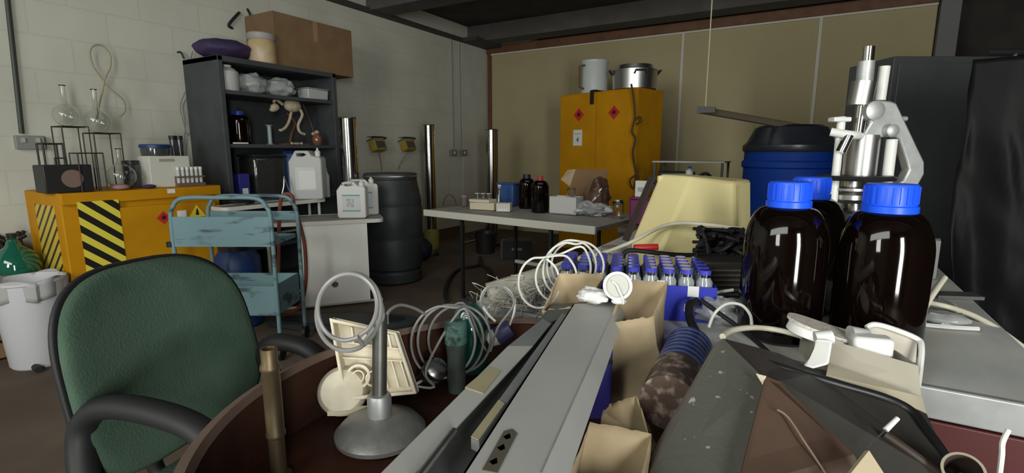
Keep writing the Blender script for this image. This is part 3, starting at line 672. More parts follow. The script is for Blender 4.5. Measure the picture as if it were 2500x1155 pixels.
def tab(px, py, back=0.15):
    "point on the white panel table, back metres behind its front edge"
    ez = Vector((-sin(A_T), cos(A_T), 0)); o0 = G(-1.475, 3.93, 0) + ez * back; dx = Vector((cos(A_T), sin(A_T), 0))
    best = min((abs(((cos(ROT) * q.x + sin(ROT) * q.y) / (-sin(ROT) * q.x + cos(ROT) * q.y)) - (px - 1250) / 1247), i, q) for i in range(-50, 51) for q in [o0 + dx * i * 0.01])
    q = best[2].copy(); q.z = TZ + 0.003; return q
p = tab(856, 530, 0.14)
jerry(p, 0.23, 0.11, 0.30, ROT + 0.05, 'white jerrycan with blue banded label at the front of the panel table', M_white)
jerry(tab(868, 530, 0.30) + G(0.02, 0.03), 0.27, 0.13, 0.31, ROT + 0.45, 'white jerrycan standing just behind the blue banded one on the panel table', M_white)
jerry(on_st(756, 0.10), 0.27, 0.17, 0.42, ROT + 0.12, 'large cloudy jerrycan with a paper label on the narrow table', M_cloudy, blue=False)
t = thing('spout_bottle', 'small cloudy bottle with a pointed spout beside the large cloudy jerrycan', 'bottle', on_st(806, 0.10) + Vector((0, -0.06, 0)))
MB().lathe([(0.045, 0), (0.05, 0.01), (0.05, 0.19), (0.03, 0.24), (0.012, 0.30), (0.004, 0.33)], seg=20).build('body', M_cloudy, t)
MB().lathe([(0.031, 0.235), (0.031, 0.26)], seg=20).build('collar', M_white, t)
p = on_st(697, 0.10)
tag(MB().tube([p + Vector((0, -0.05, 0.004)), p + Vector((0, -0.01, 0.12)), p + Vector((0, 0.0, 0.2)), p + Vector((0, 0.03, 0.1)), p + Vector((0, 0.08, 0.004))], 0.005, smooth=0).build('wire_tripod', M_steel), 'thin bright metal legs of a small tripod on the narrow table', 'tripod')
hq = [(690, 478), (684, 500), (681, 560), (680, 640), (679, 720), (683, 752), (700, 762), (722, 757), (738, 735), (747, 680), (744, 600), (730, 540), (718, 505), (714, 480), (702, 473)]
tag(MB().tube([W(*q, 3.62) for q in hq], 0.013, closed=True).build('rubber_hose', mat('red_rubber', (0.20, 0.055, 0.035), 0.55)), 'dull red rubber hose hanging in a long loop in front of the panel table', 'hose')
t = thing('cable_coil', 'small loops of black cable on the narrow table under the bookcase', 'cable', on_st(590, 0.10))
MB().tube([(0.05 * cos(k), 0.09 * sin(k), 0.01 + 0.002 * k) for k in range(14)], 0.006).build('loops', M_rubber, t)

# ================================================================ black barrel
t = thing('barrel', 'black plastic barrel with ribs standing against the left wall', 'barrel', G(-1.165, 4.86, 0))
R0 = 0.29
prof = [(R0 * 0.84, 0), (R0 * 0.93, 0.02), (R0 * 0.94, 0.10), (R0 * 0.90, 0.115), (R0 * 0.90, 0.13), (R0 * 0.96, 0.15), (R0, 0.42), (R0 * 0.985, 0.43), (R0, 0.45), (R0, 0.72), (R0 * 0.975, 0.735), (R0 * 0.975, 0.755), (R0 * 0.99, 0.77), (R0 * 0.96, 0.83), (R0 * 0.85, 0.99), (R0 * 0.80, 1.0)]
MB().lathe(prof, seg=56).build('body', mat('barrel_black', (0.030, 0.035, 0.040), 0.5, col2=(0.05, 0.055, 0.06), scale=5), t)
MB().lathe([(R0 * 0.84, 0.995), (R0 * 0.86, 1.0), (R0 * 0.86, 1.045), (R0 * 0.83, 1.05)], seg=56).build('lid', mat('lid_grey', (0.05, 0.055, 0.06), 0.5), t)
MB().lathe([(R0 * 0.875, 1.012), (R0 * 0.89, 1.02), (R0 * 0.875, 1.03)], seg=56, cap0=False, cap1=False).build('clamp_ring', M_steel, t)
# steel tubes
def steel_tube(F, px, r, h, label, sleeve=False):
    t = thing('steel_tube', label, 'tube', G((px - 1250) / 1247 * F, F, 0))
    MB().lathe([(r, 0.03), (r, h), (r * 0.9, h), (r * 0.9, 0.05)], seg=48, cap0=False, cap1=False).build('pipe', M_chrome, t)
    MB().lathe([(r * 1.25, 0), (r * 1.25, 0.03)], seg=32).build('base', M_black, t)
    MB().lathe([(r * 1.02, h - 0.012), (r * 1.06, h - 0.006), (r * 1.02, h)], seg=48, cap0=False, cap1=False).build('rim', M_steel, t)
    if sleeve: MB().lathe([(r * 1.1, 0.08), (r * 1.35, 0.12), (r * 1.35, 0.28), (r * 1.1, 0.33)], seg=32).build('sleeve', mat('sleeve_yellow', (0.30, 0.26, 0.05), 0.6, col2=(0.2, 0.18, 0.05), scale=12), t)
steel_tube(4.72, 852, 0.078, 1.56, 'tallest looking polished steel tube, between the bookcase and the black barrel')
steel_tube(6.05, 1048, 0.068, 1.565, 'polished steel tube at the left end of the long grey table', True)
steel_tube(6.7, 1200, 0.088, 1.54, 'polished steel tube in front of the corner pilaster behind the amber bottles')
# wall work lamps
for k, (px, lab) in enumerate(((908, 'left one of the two yellow work lamps on the wall above the barrel'), (982, 'right one of the two yellow work lamps on the wall above the barrel'))):
    p = X(px, 356, XL)
    t = thing('work_lamp', lab, 'lamp', p, pi / 2)
    MB().at((0, -0.10, 0), 0.1, rx=-0.35).box((0, 0, -0.0), (0.20, 0.09, 0.13)).build('housing', mat('lamp_yellow', (0.40, 0.29, 0.04), 0.5, col2=(0.2, 0.15, 0.03), scale=20), t, bevel=0.008)
    MB().at((0, -0.10, 0), 0.1, rx=-0.35).box((0, -0.047, 0.0), (0.15, 0.004, 0.08)).build('lens', M_smoke, t)
    m = MB().at((0, -0.10, 0), 0.1, rx=-0.35)
    for i in range(6): m.tube([(-0.1 + 0.04 * i, -0.04, 0.07), (-0.1 + 0.04 * i, -0.07, 0.09), (-0.1 + 0.04 * i, 0.04, 0.12)], 0.003, smooth=0)
    m.tube([(-0.115, 0.05, 0.07), (-0.115, -0.07, 0.075), (0.115, -0.07, 0.075), (0.115, 0.05, 0.07)], 0.006, smooth=0)
    m.build('guard', M_blkwire, t)
    MB().box((0, -0.03, -0.02), (0.03, 0.06, 0.06)).build('bracket', M_black, t)
    MB().tube([(0.02, -0.10, -0.06), (0.06 if k == 0 else -0.0, -0.06, -0.12), (0.11 if k == 0 else -0.06, -0.03, -0.2), (0.12 if k == 0 else -0.12, -0.02, -0.3)], 0.006).build('cable', mat('tan_cable', (0.28, 0.22, 0.11), 0.5), t)

# ================================================================ long grey table
la, lb = Z(1037, 511, 0.75), Z(1456, 553, 0.75)
TY = (la.y + lb.y) / 2
t = thing('work_table', 'long grey work table with a thick pale edge in front of the steel tubes', 'table', ((la.x + lb.x) / 2, TY, 0), atan2(lb.y - la.y, lb.x - la.x))
L = (Vector((lb.x, lb.y)) - Vector((la.x, la.y))).length
def TYy(px): return 0
MB().box((0, 0.44, 0.73), (L, 0.86, 0.03)).build('table_top', M_lam, t, bevel=0.003)
MB().box((0, -0.004, 0.722), (L, 0.03, 0.056)).build('front_edge', mat('pale_edge', (0.66, 0.65, 0.58), 0.6), t, bevel=0.004)
for sx, sy in ((-1, 0.05), (1, 0.05), (-1, 0.80), (1, 0.80)): MB().box((sx * (L / 2 - 0.40), sy, 0.355), (0.025, 0.025, 0.71)).build('leg', M_black, t)
MB().box((0, 0.80, 0.2), (L - 0.8, 0.03, 0.03)).build('stretcher', M_wtube, t)
def LT(px, py): return Z(px, py, 0.751)
# dark table continuing to the right
t = thing('dark_table', 'dark table behind the yellow housing carrying the blue drum', 'table', (-0.455, 3.62, 0))
MB().box((0, 0, 0.73), (1.27, 0.74, 0.035)).build('table_top', mat('dark_top', (0.07, 0.065, 0.06), 0.6, col2=(0.12, 0.11, 0.10), scale=6), t, bevel=0.003)
MB().box((0, -0.35, 0.40), (1.25, 0.02, 0.62)).build('front_panel', mat('dark_brown_panel', (0.035, 0.022, 0.016), 0.7), t)
for sx, sy in ((-1, -0.3), (1, -0.3), (-1, 0.33), (1, 0.33)): MB().box((sx * 0.59, sy, 0.356), (0.04, 0.04, 0.712)).build('leg', M_black, t)

# things on the long table
tag(MB().tube([LT(1082, 504) + Vector((0, 0, 0.005)), LT(1086, 504) + Vector((0, 0, 0.07)), LT(1098, 504) + Vector((0, 0, 0.11)), LT(1110, 504) + Vector((0, 0, 0.07)), LT(1114, 504) + Vector((0, 0, 0.005))], 0.005).build('wire_hoop', M_blkwire), 'dark wire arch at the left end of the long grey table', 'wire')
t = thing('glass_jar', 'small dark lidded glass standing left of the tray of cups', 'jar', LT(1134, 503))
MB().lathe([(0.03, 0), (0.033, 0.005), (0.033, 0.085)], seg=20).build('body', mat('dusty_glass', (0.16, 0.13, 0.12), 0.15, coat=1), t)
MB().lathe([(0.034, 0.085), (0.034, 0.10)], seg=20).build('lid', mat('jar_tin', (0.3, 0.2, 0.18), 0.5), t)
M_creamc = mat('cream_card', (0.66, 0.60, 0.46), 0.7)
p = LT(1177, 512)
t = thing('carton', 'low cream carton under the tray of cups on the long grey table', 'carton', p + Vector((0, 0.05, 0)), 0.08)
MB().box((0, 0, 0.03), (0.24, 0.13, 0.06)).build('body', M_creamc, t, bevel=0.002)
MB().box((0.02, -0.0, 0.0605), (0.20, 0.10, 0.002)).build('lid_flap', M_creamc, t)
p2 = p + Vector((-0.03, 0.06, 0.063))
t = thing('tray', 'cream tray of small glass cups on top of the low carton', 'tray', p2, 0.0)
MB().box((0, 0, 0.012), (0.21, 0.13, 0.024)).build('body', M_creamc, t, bevel=0.003)
for k in range(3):
    tt = thing('glass_cup', 'left one of the three small glass cups on the cream tray', 'cup', p2 + Vector((-0.06 + 0.055 * k, 0.0 + 0.01 * k, 0.025)), 0, 'cups on the cream tray') if k == 0 else dup(tt, p2 + Vector((-0.06 + 0.055 * k, 0.01 * k, 0.025)), label=('', 'middle', 'right')[k] + ' one of the three small glass cups on the cream tray')
    if k == 0: MB().lathe([(0.018, 0), (0.022, 0.045), (0.02, 0.045), (0.016, 0.004)], seg=18).build('body', M_glass, tt); MB().lathe([(0.023, 0.045), (0.023, 0.05), (0.019, 0.05)], seg=18, cap0=False).build('lid', M_cream, tt)
t = thing('conical_flask', 'clear conical flask at the right end of the cream tray', 'flask', p2 + Vector((0.11, 0.10, -0.062)))
MB().lathe([(0.05, 0), (0.055, 0.01), (0.018, 0.14), (0.018, 0.19), (0.022, 0.195)], seg=24, cap1=False).build('body', M_glass, t, solid=0.002)
MB().lathe([(0.015, 0.18), (0.019, 0.21)], seg=16).build('stopper', M_white, t)
t = thing('carton', 'small white carton leaning at an angle left of the amber bottles', 'carton', LT(1228, 516) + Vector((0, 0.02, 0)), 0.35)
MB().box((0, 0, 0.035), (0.12, 0.10, 0.07)).build('body', mat('white_card', (0.64, 0.63, 0.56), 0.7), t, bevel=0.002)
MB().box((0, -0.051, 0.015), (0.09, 0.002, 0.02)).build('label_strip', M_paper, t)
t = thing('blue_tub', 'blue plastic tub behind the small amber bottle', 'tub', LT(1236, 502) + Vector((0, 0.04, 0)), 0.0)
MB().box((0, 0, 0.10), (0.17, 0.12, 0.20), taper=1.05).build('body', mat('tub_blue', (0.03, 0.09, 0.28), 0.5), t, bevel=0.01)
MB().box((0, 0, 0.205), (0.19, 0.14, 0.012)).build('lid', mat('tub_blue', (0, 0, 0)), t, bevel=0.004)
bottle(LT(1243, 500) + Vector((0, 0.04, 0)), 0.05, 0.17, M_amber, M_bluecapd, 'smallest amber bottle on the long table, in front of the blue tub')
bottle(LT(1282, 508) + Vector((0, 0.03, 0)), 0.075, 0.30, M_amber, mat('cap_black_blue', (0.02, 0.02, 0.05), 0.4), 'amber bottle with a dark cap behind the red capped one')
bottle(LT(1310, 519) + Vector((0, 0.06, 0)), 0.075, 0.30, M_amber, mat('cap_red', (0.45, 0.05, 0.06), 0.4), 'amber bottle with a red cap on the long grey table', capr=0.3)
p = LT(1366, 525) + Vector((0.0, 0.06, 0))
t = thing('carton', 'open white carton on the long table to the right of the red capped bottle', 'carton', p, -0.05)
MB().box((0, 0.06, 0.004), (0.24, 0.13, 0.008)).build('base', mat('carton_white', (0.60, 0.60, 0.59), 0.7), t)
for nm, c, d_ in (('front_wall', (0, -0.003, 0.07), (0.24, 0.004, 0.14)), ('rear_wall', (0, 0.123, 0.07), (0.24, 0.004, 0.14)), ('side_wall', (-0.118, 0.06, 0.07), (0.004, 0.12, 0.14)), ('side_wall', (0.118, 0.06, 0.07), (0.004, 0.12, 0.14))):
    MB().box(c, d_).build(nm, mat('carton_white', (0, 0, 0)), t)
t = thing('beaker', 'clear glass beaker standing in the open white carton', 'beaker', p + Vector((0.045, 0.06, 0.009)))
MB().lathe([(0.03, 0), (0.033, 0.005), (0.033, 0.19), (0.036, 0.195)], seg=24, cap1=False).build('body', M_glass, t, solid=0.003)
MB().lathe([(0.028, 0.004), (0.028, 0.05)], seg=20).build('contents', mat('grey_contents', (0.2, 0.2, 0.2), 0.5), t)
# cardboard box with raised flap, brown bag, polythene
p = LT(1414, 517) + Vector((0.0, 0.22, 0))
t = thing('carton', 'open brown cardboard carton with a raised flap in front of the tall yellow cabinet', 'carton', p, 0.15)
MB().box((0, 0, 0.10), (0.30, 0.20, 0.20)).build('body', M_card, t, bevel=0.002)
MB().slab([(-0.15, -0.10, 0.2), (0.15, -0.10, 0.2), (0.17, -0.03, 0.35), (-0.12, -0.03, 0.35)], 0.004).build('flap', M_card, t, smooth=False)
MB().slab([(-0.15, -0.10, 0.2), (-0.12, -0.03, 0.35), (-0.20, 0.0, 0.34), (-0.24, -0.08, 0.26)], 0.004).build('flap', M_kraft, t, smooth=False)
lump(LT(1446, 527) + Vector((0, 0.12, 0)), (0.085, 0.09, 0.15), mat('brown_glossy_bag', (0.09, 0.045, 0.03), 0.2, coat=1, col2=(0.25, 0.2, 0.17), scale=9, lo=0.55, hi=0.7, bump=0.6, bscale=14), 'glossy dark brown bag leaning in front of the cardboard carton', 'plastic_bag', 'bag', 3.0, 0.35)
lump(LT(1435, 528) + Vector((0.0, 0.07, 0)), (0.13, 0.07, 0.055), M_bag, 'crumpled clear polythene bag at the right end of the long table', 'polythene_bag', 'bag', 7.0, 0.7)
def DT(px, py): return Z(px, py, 0.749)
t = thing('glass_jar', 'clear glass jar on the dark table just right of the polythene bag', 'jar', DT(1505, 533) + Vector((0, 0.03, 0)))
MB().lathe([(0.04, 0), (0.045, 0.01), (0.045, 0.10), (0.035, 0.13)], seg=24, cap1=False).build('body', M_glass, t, solid=0.003)
MB().lathe([(0.037, 0.125), (0.037, 0.14)], seg=24).build('lid', M_steel, t)
t = thing('magenta_tub', 'dark magenta tub left of the yellow housing', 'tub', (-0.97, 3.50, 0.749), 0.1)
MB().box((0, 0, 0.09), (0.20, 0.16, 0.18), taper=1.06).build('body', mat('magenta_dark', (0.16, 0.015, 0.09), 0.5), t, bevel=0.012)
MB().box((0, 0, 0.185), (0.22, 0.18, 0.012)).build('lid', mat('magenta_dark', (0, 0, 0)), t, bevel=0.004)
t = thing('white_box', 'small white box with a label on top of the magenta tub', 'box', (-1.01, 3.50, 0.941), 0.1)
MB().box((0, 0, 0.055), (0.08, 0.05, 0.11)).build('body', M_paper, t, bevel=0.002)
MB().box((0, -0.026, 0.05), (0.05, 0.002, 0.03)).build('print', mat('label_grey', (0, 0, 0)), t)
lump(Vector((-0.70, 3.62, 0.749)), (0.09, 0.08, 0.06), mat('dark_rubbish', (0, 0, 0)), 'dark crumpled heap on the dark table behind the yellow housing', 'rubbish_heap', 'rubbish', 15.0, 0.6)

# under the long table and on the floor
def FL(px, py): return Z(px, py, 0.001)
t = thing('storage_crate', 'black crate with a pale mark on the floor under the long table', 'crate', FL(1262, 634) + G(0, 0.14, 0), ROT)
MB().box((0, 0, 0.11), (0.34, 0.24, 0.22)).build('body', M_black, t, bevel=0.006)
MB().box((0.0, -0.121, 0.12), (0.12, 0.002, 0.03)).build('mark', mat('faded_mark', (0.2, 0.2, 0.22), 0.6), t)
t = thing('storage_crate', 'brown crate under the right end of the long table', 'crate', G(0.62, 4.75, 0), ROT)
MB().box((0, 0, 0.16), (0.42, 0.26, 0.32)).build('body', mat('brown_crate', (0.07, 0.035, 0.02), 0.8), t, bevel=0.006)
MB().box((0, -0.15, 0.28), (0.12, 0.004, 0.03)).build('handle', M_black, t)
tag(MB().rod(FL(1133, 596) + Vector((0, 0, 0.015)), FL(1178, 585) + Vector((0, 0, 0.015)), 0.014).build('metal_rod', M_steel), 'short bright metal rod on the floor under the long table', 'rod')
t = thing('bucket', 'dark bucket on the floor beneath the left part of the long table', 'bucket', G(-0.33, 6.2, 0))
MB().lathe([(0.11, 0), (0.14, 0.26), (0.13, 0.26), (0.10, 0.02)], seg=28).build('body', M_black, t)
MB().tube([(-0.14, 0, 0.25), (-0.12, 0.05, 0.15), (0, 0.1, 0.1 + 0.06), (0.12, 0.05, 0.15), (0.14, 0, 0.25)], 0.004).build('handle', M_steel, t)
t = thing('canister', 'small grey canister on the floor left of the black crate', 'canister', FL(1232, 632) + G(0, 0.05, 0))
MB().lathe([(0.05, 0), (0.05, 0.2), (0.03, 0.23)], seg=24).build('body', mat('canister_grey', (0.12, 0.12, 0.11), 0.5), t)
MB().lathe([(0.02, 0.23), (0.02, 0.25)], seg=16).build('cap', M_black, t)
t = thing('refuse_bag', 'dark blue bag on the floor between the barrel and the second steel tube', 'bag', G(-1.06, 5.75))
MB().ell((0, 0, 0.13), (0.13, 0.13, 0.14), fn=lambda q: 1 + 0.2 * noise.noise(q * 2.5)).build('body', mat('dark_blue_bag', (0.015, 0.018, 0.035), 0.6), t)
MB().ell((0, 0, 0.26), (0.05, 0.05, 0.04)).build('knot', M_black, t)
hq = [(1090, 735), (1087, 715), (1092, 690), (1106, 668), (1125, 656), (1150, 652), (1172, 645), (1172, 628), (1172, 645), (1188, 655), (1196, 672), (1192, 700), (1196, 725)]
tag(MB().tube([Z(*q, 0.02) for q in hq], 0.016).build('floor_cable', M_rubber), 'dark cable curving over the bare floor below the long table', 'cable')
t = FL(1026, 634); tag(MB().ell((0, 0, 0.01), (0.03, 0.018, 0.01)).build('paper_scrap', M_paper), 'small pale scrap on the floor right of the black barrel', 'scrap').location = t
t = thing('floor_mat', 'dark flat mat lying on the floor in front of the white panel', 'mat', FL(840, 790), ROT)
MB().prism([(0.55 * cos(2 * pi * k / 40), 0.17 * sin(2 * pi * k / 40)) for k in range(40)], 0.035).build('body', mat('mat_dark', (0.035, 0.038, 0.045), 0.7), t, bevel=0.01)
MB().prism([(0.45 * cos(2 * pi * k / 40), 0.12 * sin(2 * pi * k / 40)) for k in range(40)], 0.004, Matrix.Translation((0, 0, 0.035))).build('inner_pad', M_black, t)

# ================================================================ tall yellow cabinet
fr = G(1.30, 5.4); fl_ = G(0.575, 6.16); AX = atan2((fr - fl_).y, (fr - fl_).x); CW2 = (fr - fl_).length; CH2 = 1.91
t = thing('flammables_cabinet', 'tall yellow steel cabinet with two doors against the beige partition', 'cabinet', (fr + fl_) / 2, AX)
MB().box((0, 0.27, CH2 / 2), (CW2, 0.5, CH2)).build('body', M_yel, t, bevel=0.006)
for s in (-1, 1):
    dd = MB().box((s * CW2 / 4, 0.01, CH2 / 2), (CW2 / 2 - 0.006, 0.02, CH2 - 0.03)).build('door', M_yel, t, bevel=0.005)
    diamond(dd, (s * CW2 / 4 + (0.02 if s < 0 else -0.02), CH2 - 0.24), 0.075, M_red, y=-0.0015)
    if s < 0:
        pl = MB().box((-CW2 / 4 + 0.01, -0.002, CH2 - 0.50), (0.13, 0.003, 0.18)).build('paper_notice', M_paper, dd)
        text_part('4', 0.085, 'number', M_black, pl, Matrix.Translation((-CW2 / 4 + 0.01, -0.004, CH2 - 0.525)) @ FRONT)
        MB().box((-CW2 / 4 + 0.01, -0.004, CH2 - 0.455), (0.09, 0.001, 0.012)).build('print_line', mat('label_grey', (0, 0, 0)), pl)
    MB().box((s * 0.03, -0.006, CH2 * 0.45), (0.015, 0.02, 0.12)).build('handle', M_black, dd)
CMt = Matrix.Translation((fr + fl_) / 2) @ Matrix.Rotation(AX, 4, 'Z')
def on_cab(x, y): return CMt @ Vector((x, y, CH2 + 0.001))
t = thing('canister', 'tall white enamel canister on top of the tall yellow cabinet', 'canister', on_cab(-0.24, 0.27))
MB().lathe([(0.14, 0), (0.155, 0.01), (0.155, 0.36), (0.15, 0.37)], seg=36).build('body', mat('enamel_white', (0.58, 0.61, 0.61), 0.35), t)
MB().lathe([(0.16, 0.355), (0.16, 0.38), (0.12, 0.39)], seg=36).build('lid', mat('enamel_white', (0, 0, 0)), t)
MB().at((0, 0, 0), ROT).tube([(-0.13, -0.10, 0.32), (-0.19, -0.12, 0.31), (-0.19, -0.12, 0.08), (-0.14, -0.10, 0.06)], 0.012, smooth=0).build('handle', mat('brown_handle', (0.16, 0.09, 0.03), 0.6), t)
t = thing('stock_pot', 'wide aluminium stock pot on top of the tall yellow cabinet', 'pot', on_cab(0.29, 0.30))
MB().lathe([(0.20, 0), (0.235, 0.015), (0.245, 0.20), (0.235, 0.20), (0.225, 0.02)], seg=48).build('body', M_steel, t)
MB().lathe([(0.25, 0.20), (0.25, 0.215), (0.20, 0.23), (0.19, 0.27)], seg=48).build('lid', M_steel, t)
for a in (0, pi): MB().at((0, 0, 0), ROT + a).tube([(0.23, -0.04, 0.16), (0.28, -0.03, 0.22), (0.28, 0.03, 0.22), (0.23, 0.04, 0.16)], 0.009, smooth=0).build('handle', M_black, t)
MB().at((0, 0, 0), ROT).tube([(-0.06, -0.24, 0.16), (-0.05, -0.265, 0.19), (0.05, -0.265, 0.19), (0.06, -0.24, 0.16)], 0.01, smooth=0).build('clamp', M_black, t)
o = MB().box((-0.05, -0.014, CH2 - 0.06), (0.05, 0.012, 0.15)).box((-0.03, 0.10, CH2 + 0.012), (0.06, 0.25, 0.015)).build('strap', M_rubber, None, base=(0, 0, 0), bevel=0.004)
o.location = (fr + fl_) / 2; o.rotation_euler = (0, 0, AX); tag(o, 'black strap folded over the front edge of the tall yellow cabinet', 'strap')
cq = [(1541, 205), (1547, 240), (1550, 285), (1543, 320), (1551, 340), (1545, 370), (1548, 400), (1556, 430), (1549, 460)]
tag(MB().tube([W(*q, 5.33) for q in cq], 0.011).tube([W(*q, 5.33) for q in ((1556, 425), (1538, 440), (1545, 460), (1560, 450), (1553, 425))], 0.009).tube([W(*q, 5.33) for q in ((1550, 295), (1562, 285), (1566, 297), (1555, 303))], 0.008).build('hanging_cable', mat('brown_cable', (0.06, 0.03, 0.015), 0.6)), 'brown cable hanging down the front right corner of the tall yellow cabinet', 'cable')

# rack by the back wall
p = G(1.66, 4.7, 0)
t = thing('metal_rack', 'low rack with a thin pale top between the tall yellow cabinet and the blue drum', 'rack', p, 0)
MB().box((0, 0, 1.16), (0.62, 0.4, 0.012)).build('top_shelf', mat('pale_grey', (0.4, 0.42, 0.42), 0.4), t)
MB().box((0, 0, 0.96), (0.60, 0.38, 0.012)).build('shelf', M_book, t)
for sx in (-1, 1):
    for sy in (-1, 1): MB().box((sx * 0.29, sy * 0.18, 0.577), (0.02, 0.02, 1.154)).build('post', M_book, t)
t = thing('white_bottle', 'small white bottle standing on the lower shelf of the low rack', 'bottle', p + Vector((0.0, -0.08, 0.968)))
MB().lathe([(0.035, 0), (0.035, 0.11), (0.015, 0.13)], seg=20).build('body', M_white, t); MB().lathe([(0.015, 0.13), (0.015, 0.15)], seg=14).build('cap', M_bluecapd, t)
t = thing('black_case', 'long dark case lying on the lower shelf of the low rack', 'case', p + Vector((-0.13, 0.0, 0.968)))
MB().box((0, 0, 0.05), (0.3, 0.2, 0.1)).build('body', M_black, t, bevel=0.01); MB().box((0, -0.1, 0.05), (0.08, 0.01, 0.02)).build('handle', M_steel, t)
tag(MB().tube([p + Vector((0.05, -0.12, 1.0 - 0.0)), p + Vector((0.15, -0.14, 1.06)), p + Vector((0.22, -0.12, 1.0)), p + Vector((0.28, -0.14, 0.98))], 0.014).build('cable', M_rubber), 'thick black cable lying on the lower shelf of the low rack', 'cable')

# blue drum on dark table with lid, paddle and hanging cord
dpos = Vector((-0.13, 3.60, 0.749))
t = thing('plastic_drum', 'large bright blue drum with a dark lid on the dark table', 'drum', dpos)
MB().lathe([(0.235, 0), (0.25, 0.02), (0.25, 0.40), (0.262, 0.41), (0.262, 0.44), (0.25, 0.45), (0.25, 0.50)], seg=56).build('body', mat('drum_blue', (0.003, 0.022, 0.15), 0.6, col2=(0.004, 0.03, 0.20), scale=4, ior=1.2), t)
MB().lathe([(0.255, 0.50), (0.262, 0.51), (0.262, 0.54), (0.24, 0.56), (0.20, 0.645), (0.17, 0.66)], seg=48).build('lid', mat('drum_lid', (0.012, 0.014, 0.02), 0.35), t)
a = W(1708, 268, 3.05); b = W(1905, 303, 3.05); top = dpos + Vector((0.0, 0.0, 0.66))
t = thing('paddle', 'long dark wooden paddle lying across the lid of the blue drum', 'paddle', b)
MB().tube([a, b, b + (b - a).normalized() * 0.22 + Vector((0, 0, 0.0))], 0.021, seg=8, smooth=0).build('handle', mat('dark_wood', (0.07, 0.055, 0.035), 0.7), t, world=True)
MB().slab([a + Vector((-0.01, 0, 0.02)), a + Vector((0.09, 0, 0.012)), a + Vector((0.09, 0, -0.02)), a + Vector((-0.01, 0, -0.02))], 0.02).build('grip', M_black, t, world=True)
c = W(1722, 268, 3.02)
tag(MB().rod(Vector((c.x, c.y, c.z)), Vector((c.x, c.y, ZC + 0.2)), 0.0035).build('pull_cord', mat('cord', (0.42, 0.38, 0.26), 0.7)), 'thin pale cord hanging from the ceiling to the dark paddle', 'cord')

# locker and black sheeting at the right
t = thing('locker', 'tall dark grey steel locker behind the laboratory stand', 'locker', G(2.54, 3.05, 0), ROT)
MB().box((0, 0.22, 0.90), (0.62, 0.4, 1.80)).build('body', mat('locker_grey', (0.085, 0.09, 0.095), 0.6, col2=(0.065, 0.07, 0.075), scale=4), t, bevel=0.006)
MB().box((0, 0.012, 0.90), (0.57, 0.014, 1.72)).build('door', mat('locker_grey', (0, 0, 0)), t, bevel=0.004)
MB().box((0.22, -0.005, 0.95), (0.02, 0.02, 0.12)).build('handle', M_steel, t)
def curt(u, v):
    R = 1.98 + 1.35 * u; F = 2.22 - 0.15 * u; z = 0.02 + 1.62 * v
    k = Vector((R * 3, z * 2.4, 0))
    k = Vector((R * 4 + z * 0.8, z * 0.9, 0)); d = 0.08 * noise.noise(k) + 0.035 * noise.noise(k * 2.7 + Vector((3, 1, 0))) + 0.006 * noise.noise(k * 7) + 0.03 * sin(u * 19 + v * 2)
    return G(R - 0.04 * (1 - v) * 0, F + d * 1.2 - 0.03 * (1 - v), z)
tag(MB().sheet(curt, 90, 80).build('plastic_sheeting', mat('black_polythene', (0.008, 0.008, 0.009), 0.45, bump=0.22, ior=1.2, bscale=8, stretch=(1, 1, 0.6)), None, solid=0.003), 'black plastic sheeting hanging in creases at the right edge', 'sheeting')
t = thing('clothes_rail', 'dark metal rail that carries the black plastic sheeting', 'rail', G(2.6, 2.2, 0), ROT)
MB().rod((-0.62, 0.0, 1.66), (0.75, 0, 1.66), 0.014).build('bar', M_black, t)
for s in (-0.5, 0.75): MB().rod((s, 0.17, 0), (s, 0.0, 1.66), 0.014).build('post', M_black, t)

# ================================================================ green office chair
M_chair = mat('green_upholstery', (0.042, 0.078, 0.052), 0.95, col2=(0.062, 0.105, 0.074), scale=5, amt=1, bump=0.3, bscale=180)
d = Vector((0.954, -0.30)).normalized(); AC = atan2((G(d.x, d.y) ).y, (G(d.x, d.y)).x)   # facing direction in the room
bcn = G(-0.885, 1.21, 0)
t = thing('office_chair', 'green upholstered office chair with black arms in the left foreground', 'chair', bcn + G(d.x, d.y) * 0.27, AC)
# local: +x is the facing direction, y to the sitter's left
def back(u, v, side):
    a = 2 * pi * u
    e = 3.2
    c, s_ = cos(a), sin(a)
    ry = 0.24 * (abs(c) ** (2 / e)) * (1 if c >= 0 else -1); rz = 0.235 * (abs(s_) ** (2 / e)) * (1 if s_ >= 0 else -1)
    k = v
    y, z = ry * k, rz * k
    y *= 1 - 0.03 * (z / 0.235)
    curve = 0.05 * (y / 0.245) ** 2 * -1 + 0.0
    th = 0.026 * sqrt(max(0, 1 - k ** 6)) if side > 0 else -0.012
    x = -0.27 + 0.05 * (z / 0.235) * -1 + (-curve) + th
    return (x, y, 0.744 + z)
m = MB(); m.sheet(lambda u, v: back(u, 0.2 + 0.8 * v, 1), 64, 14, True); m.f([q for q in m.bm.verts][0::15])
m.build('back_cushion', M_chair, t, solid=0.004)
m = MB(); m.sheet(lambda u, v: tuple(Vector(back(u, (v if v > 0 else 0.001) * 1.025, -1)) - Vector((0.03 * (1 - v ** 4), 0, 0))), 64, 10, True)
m.build('back_shell', M_rubber, t, solid=0.01)
m = MB()
m.prism(rrect(-0.22, -0.235, 0.25, 0.235, 0.09, 8), 0.07, Matrix.Translation((0.02, 0, 0.425)))
m.build('seat', M_chair, t, bevel=0.025)
MB().prism(rrect(-0.20, -0.21, 0.23, 0.21, 0.08, 8), 0.03, Matrix.Translation((0.02, 0, 0.395))).build('seat_pan', M_rubber, t)
MB().tube([(-0.05, 0, 0.39), (-0.30, 0, 0.385), (-0.355, 0, 0.46), (-0.345, 0, 0.70)], 0.02, seg=10).build('back_bar', M_rubber, t)
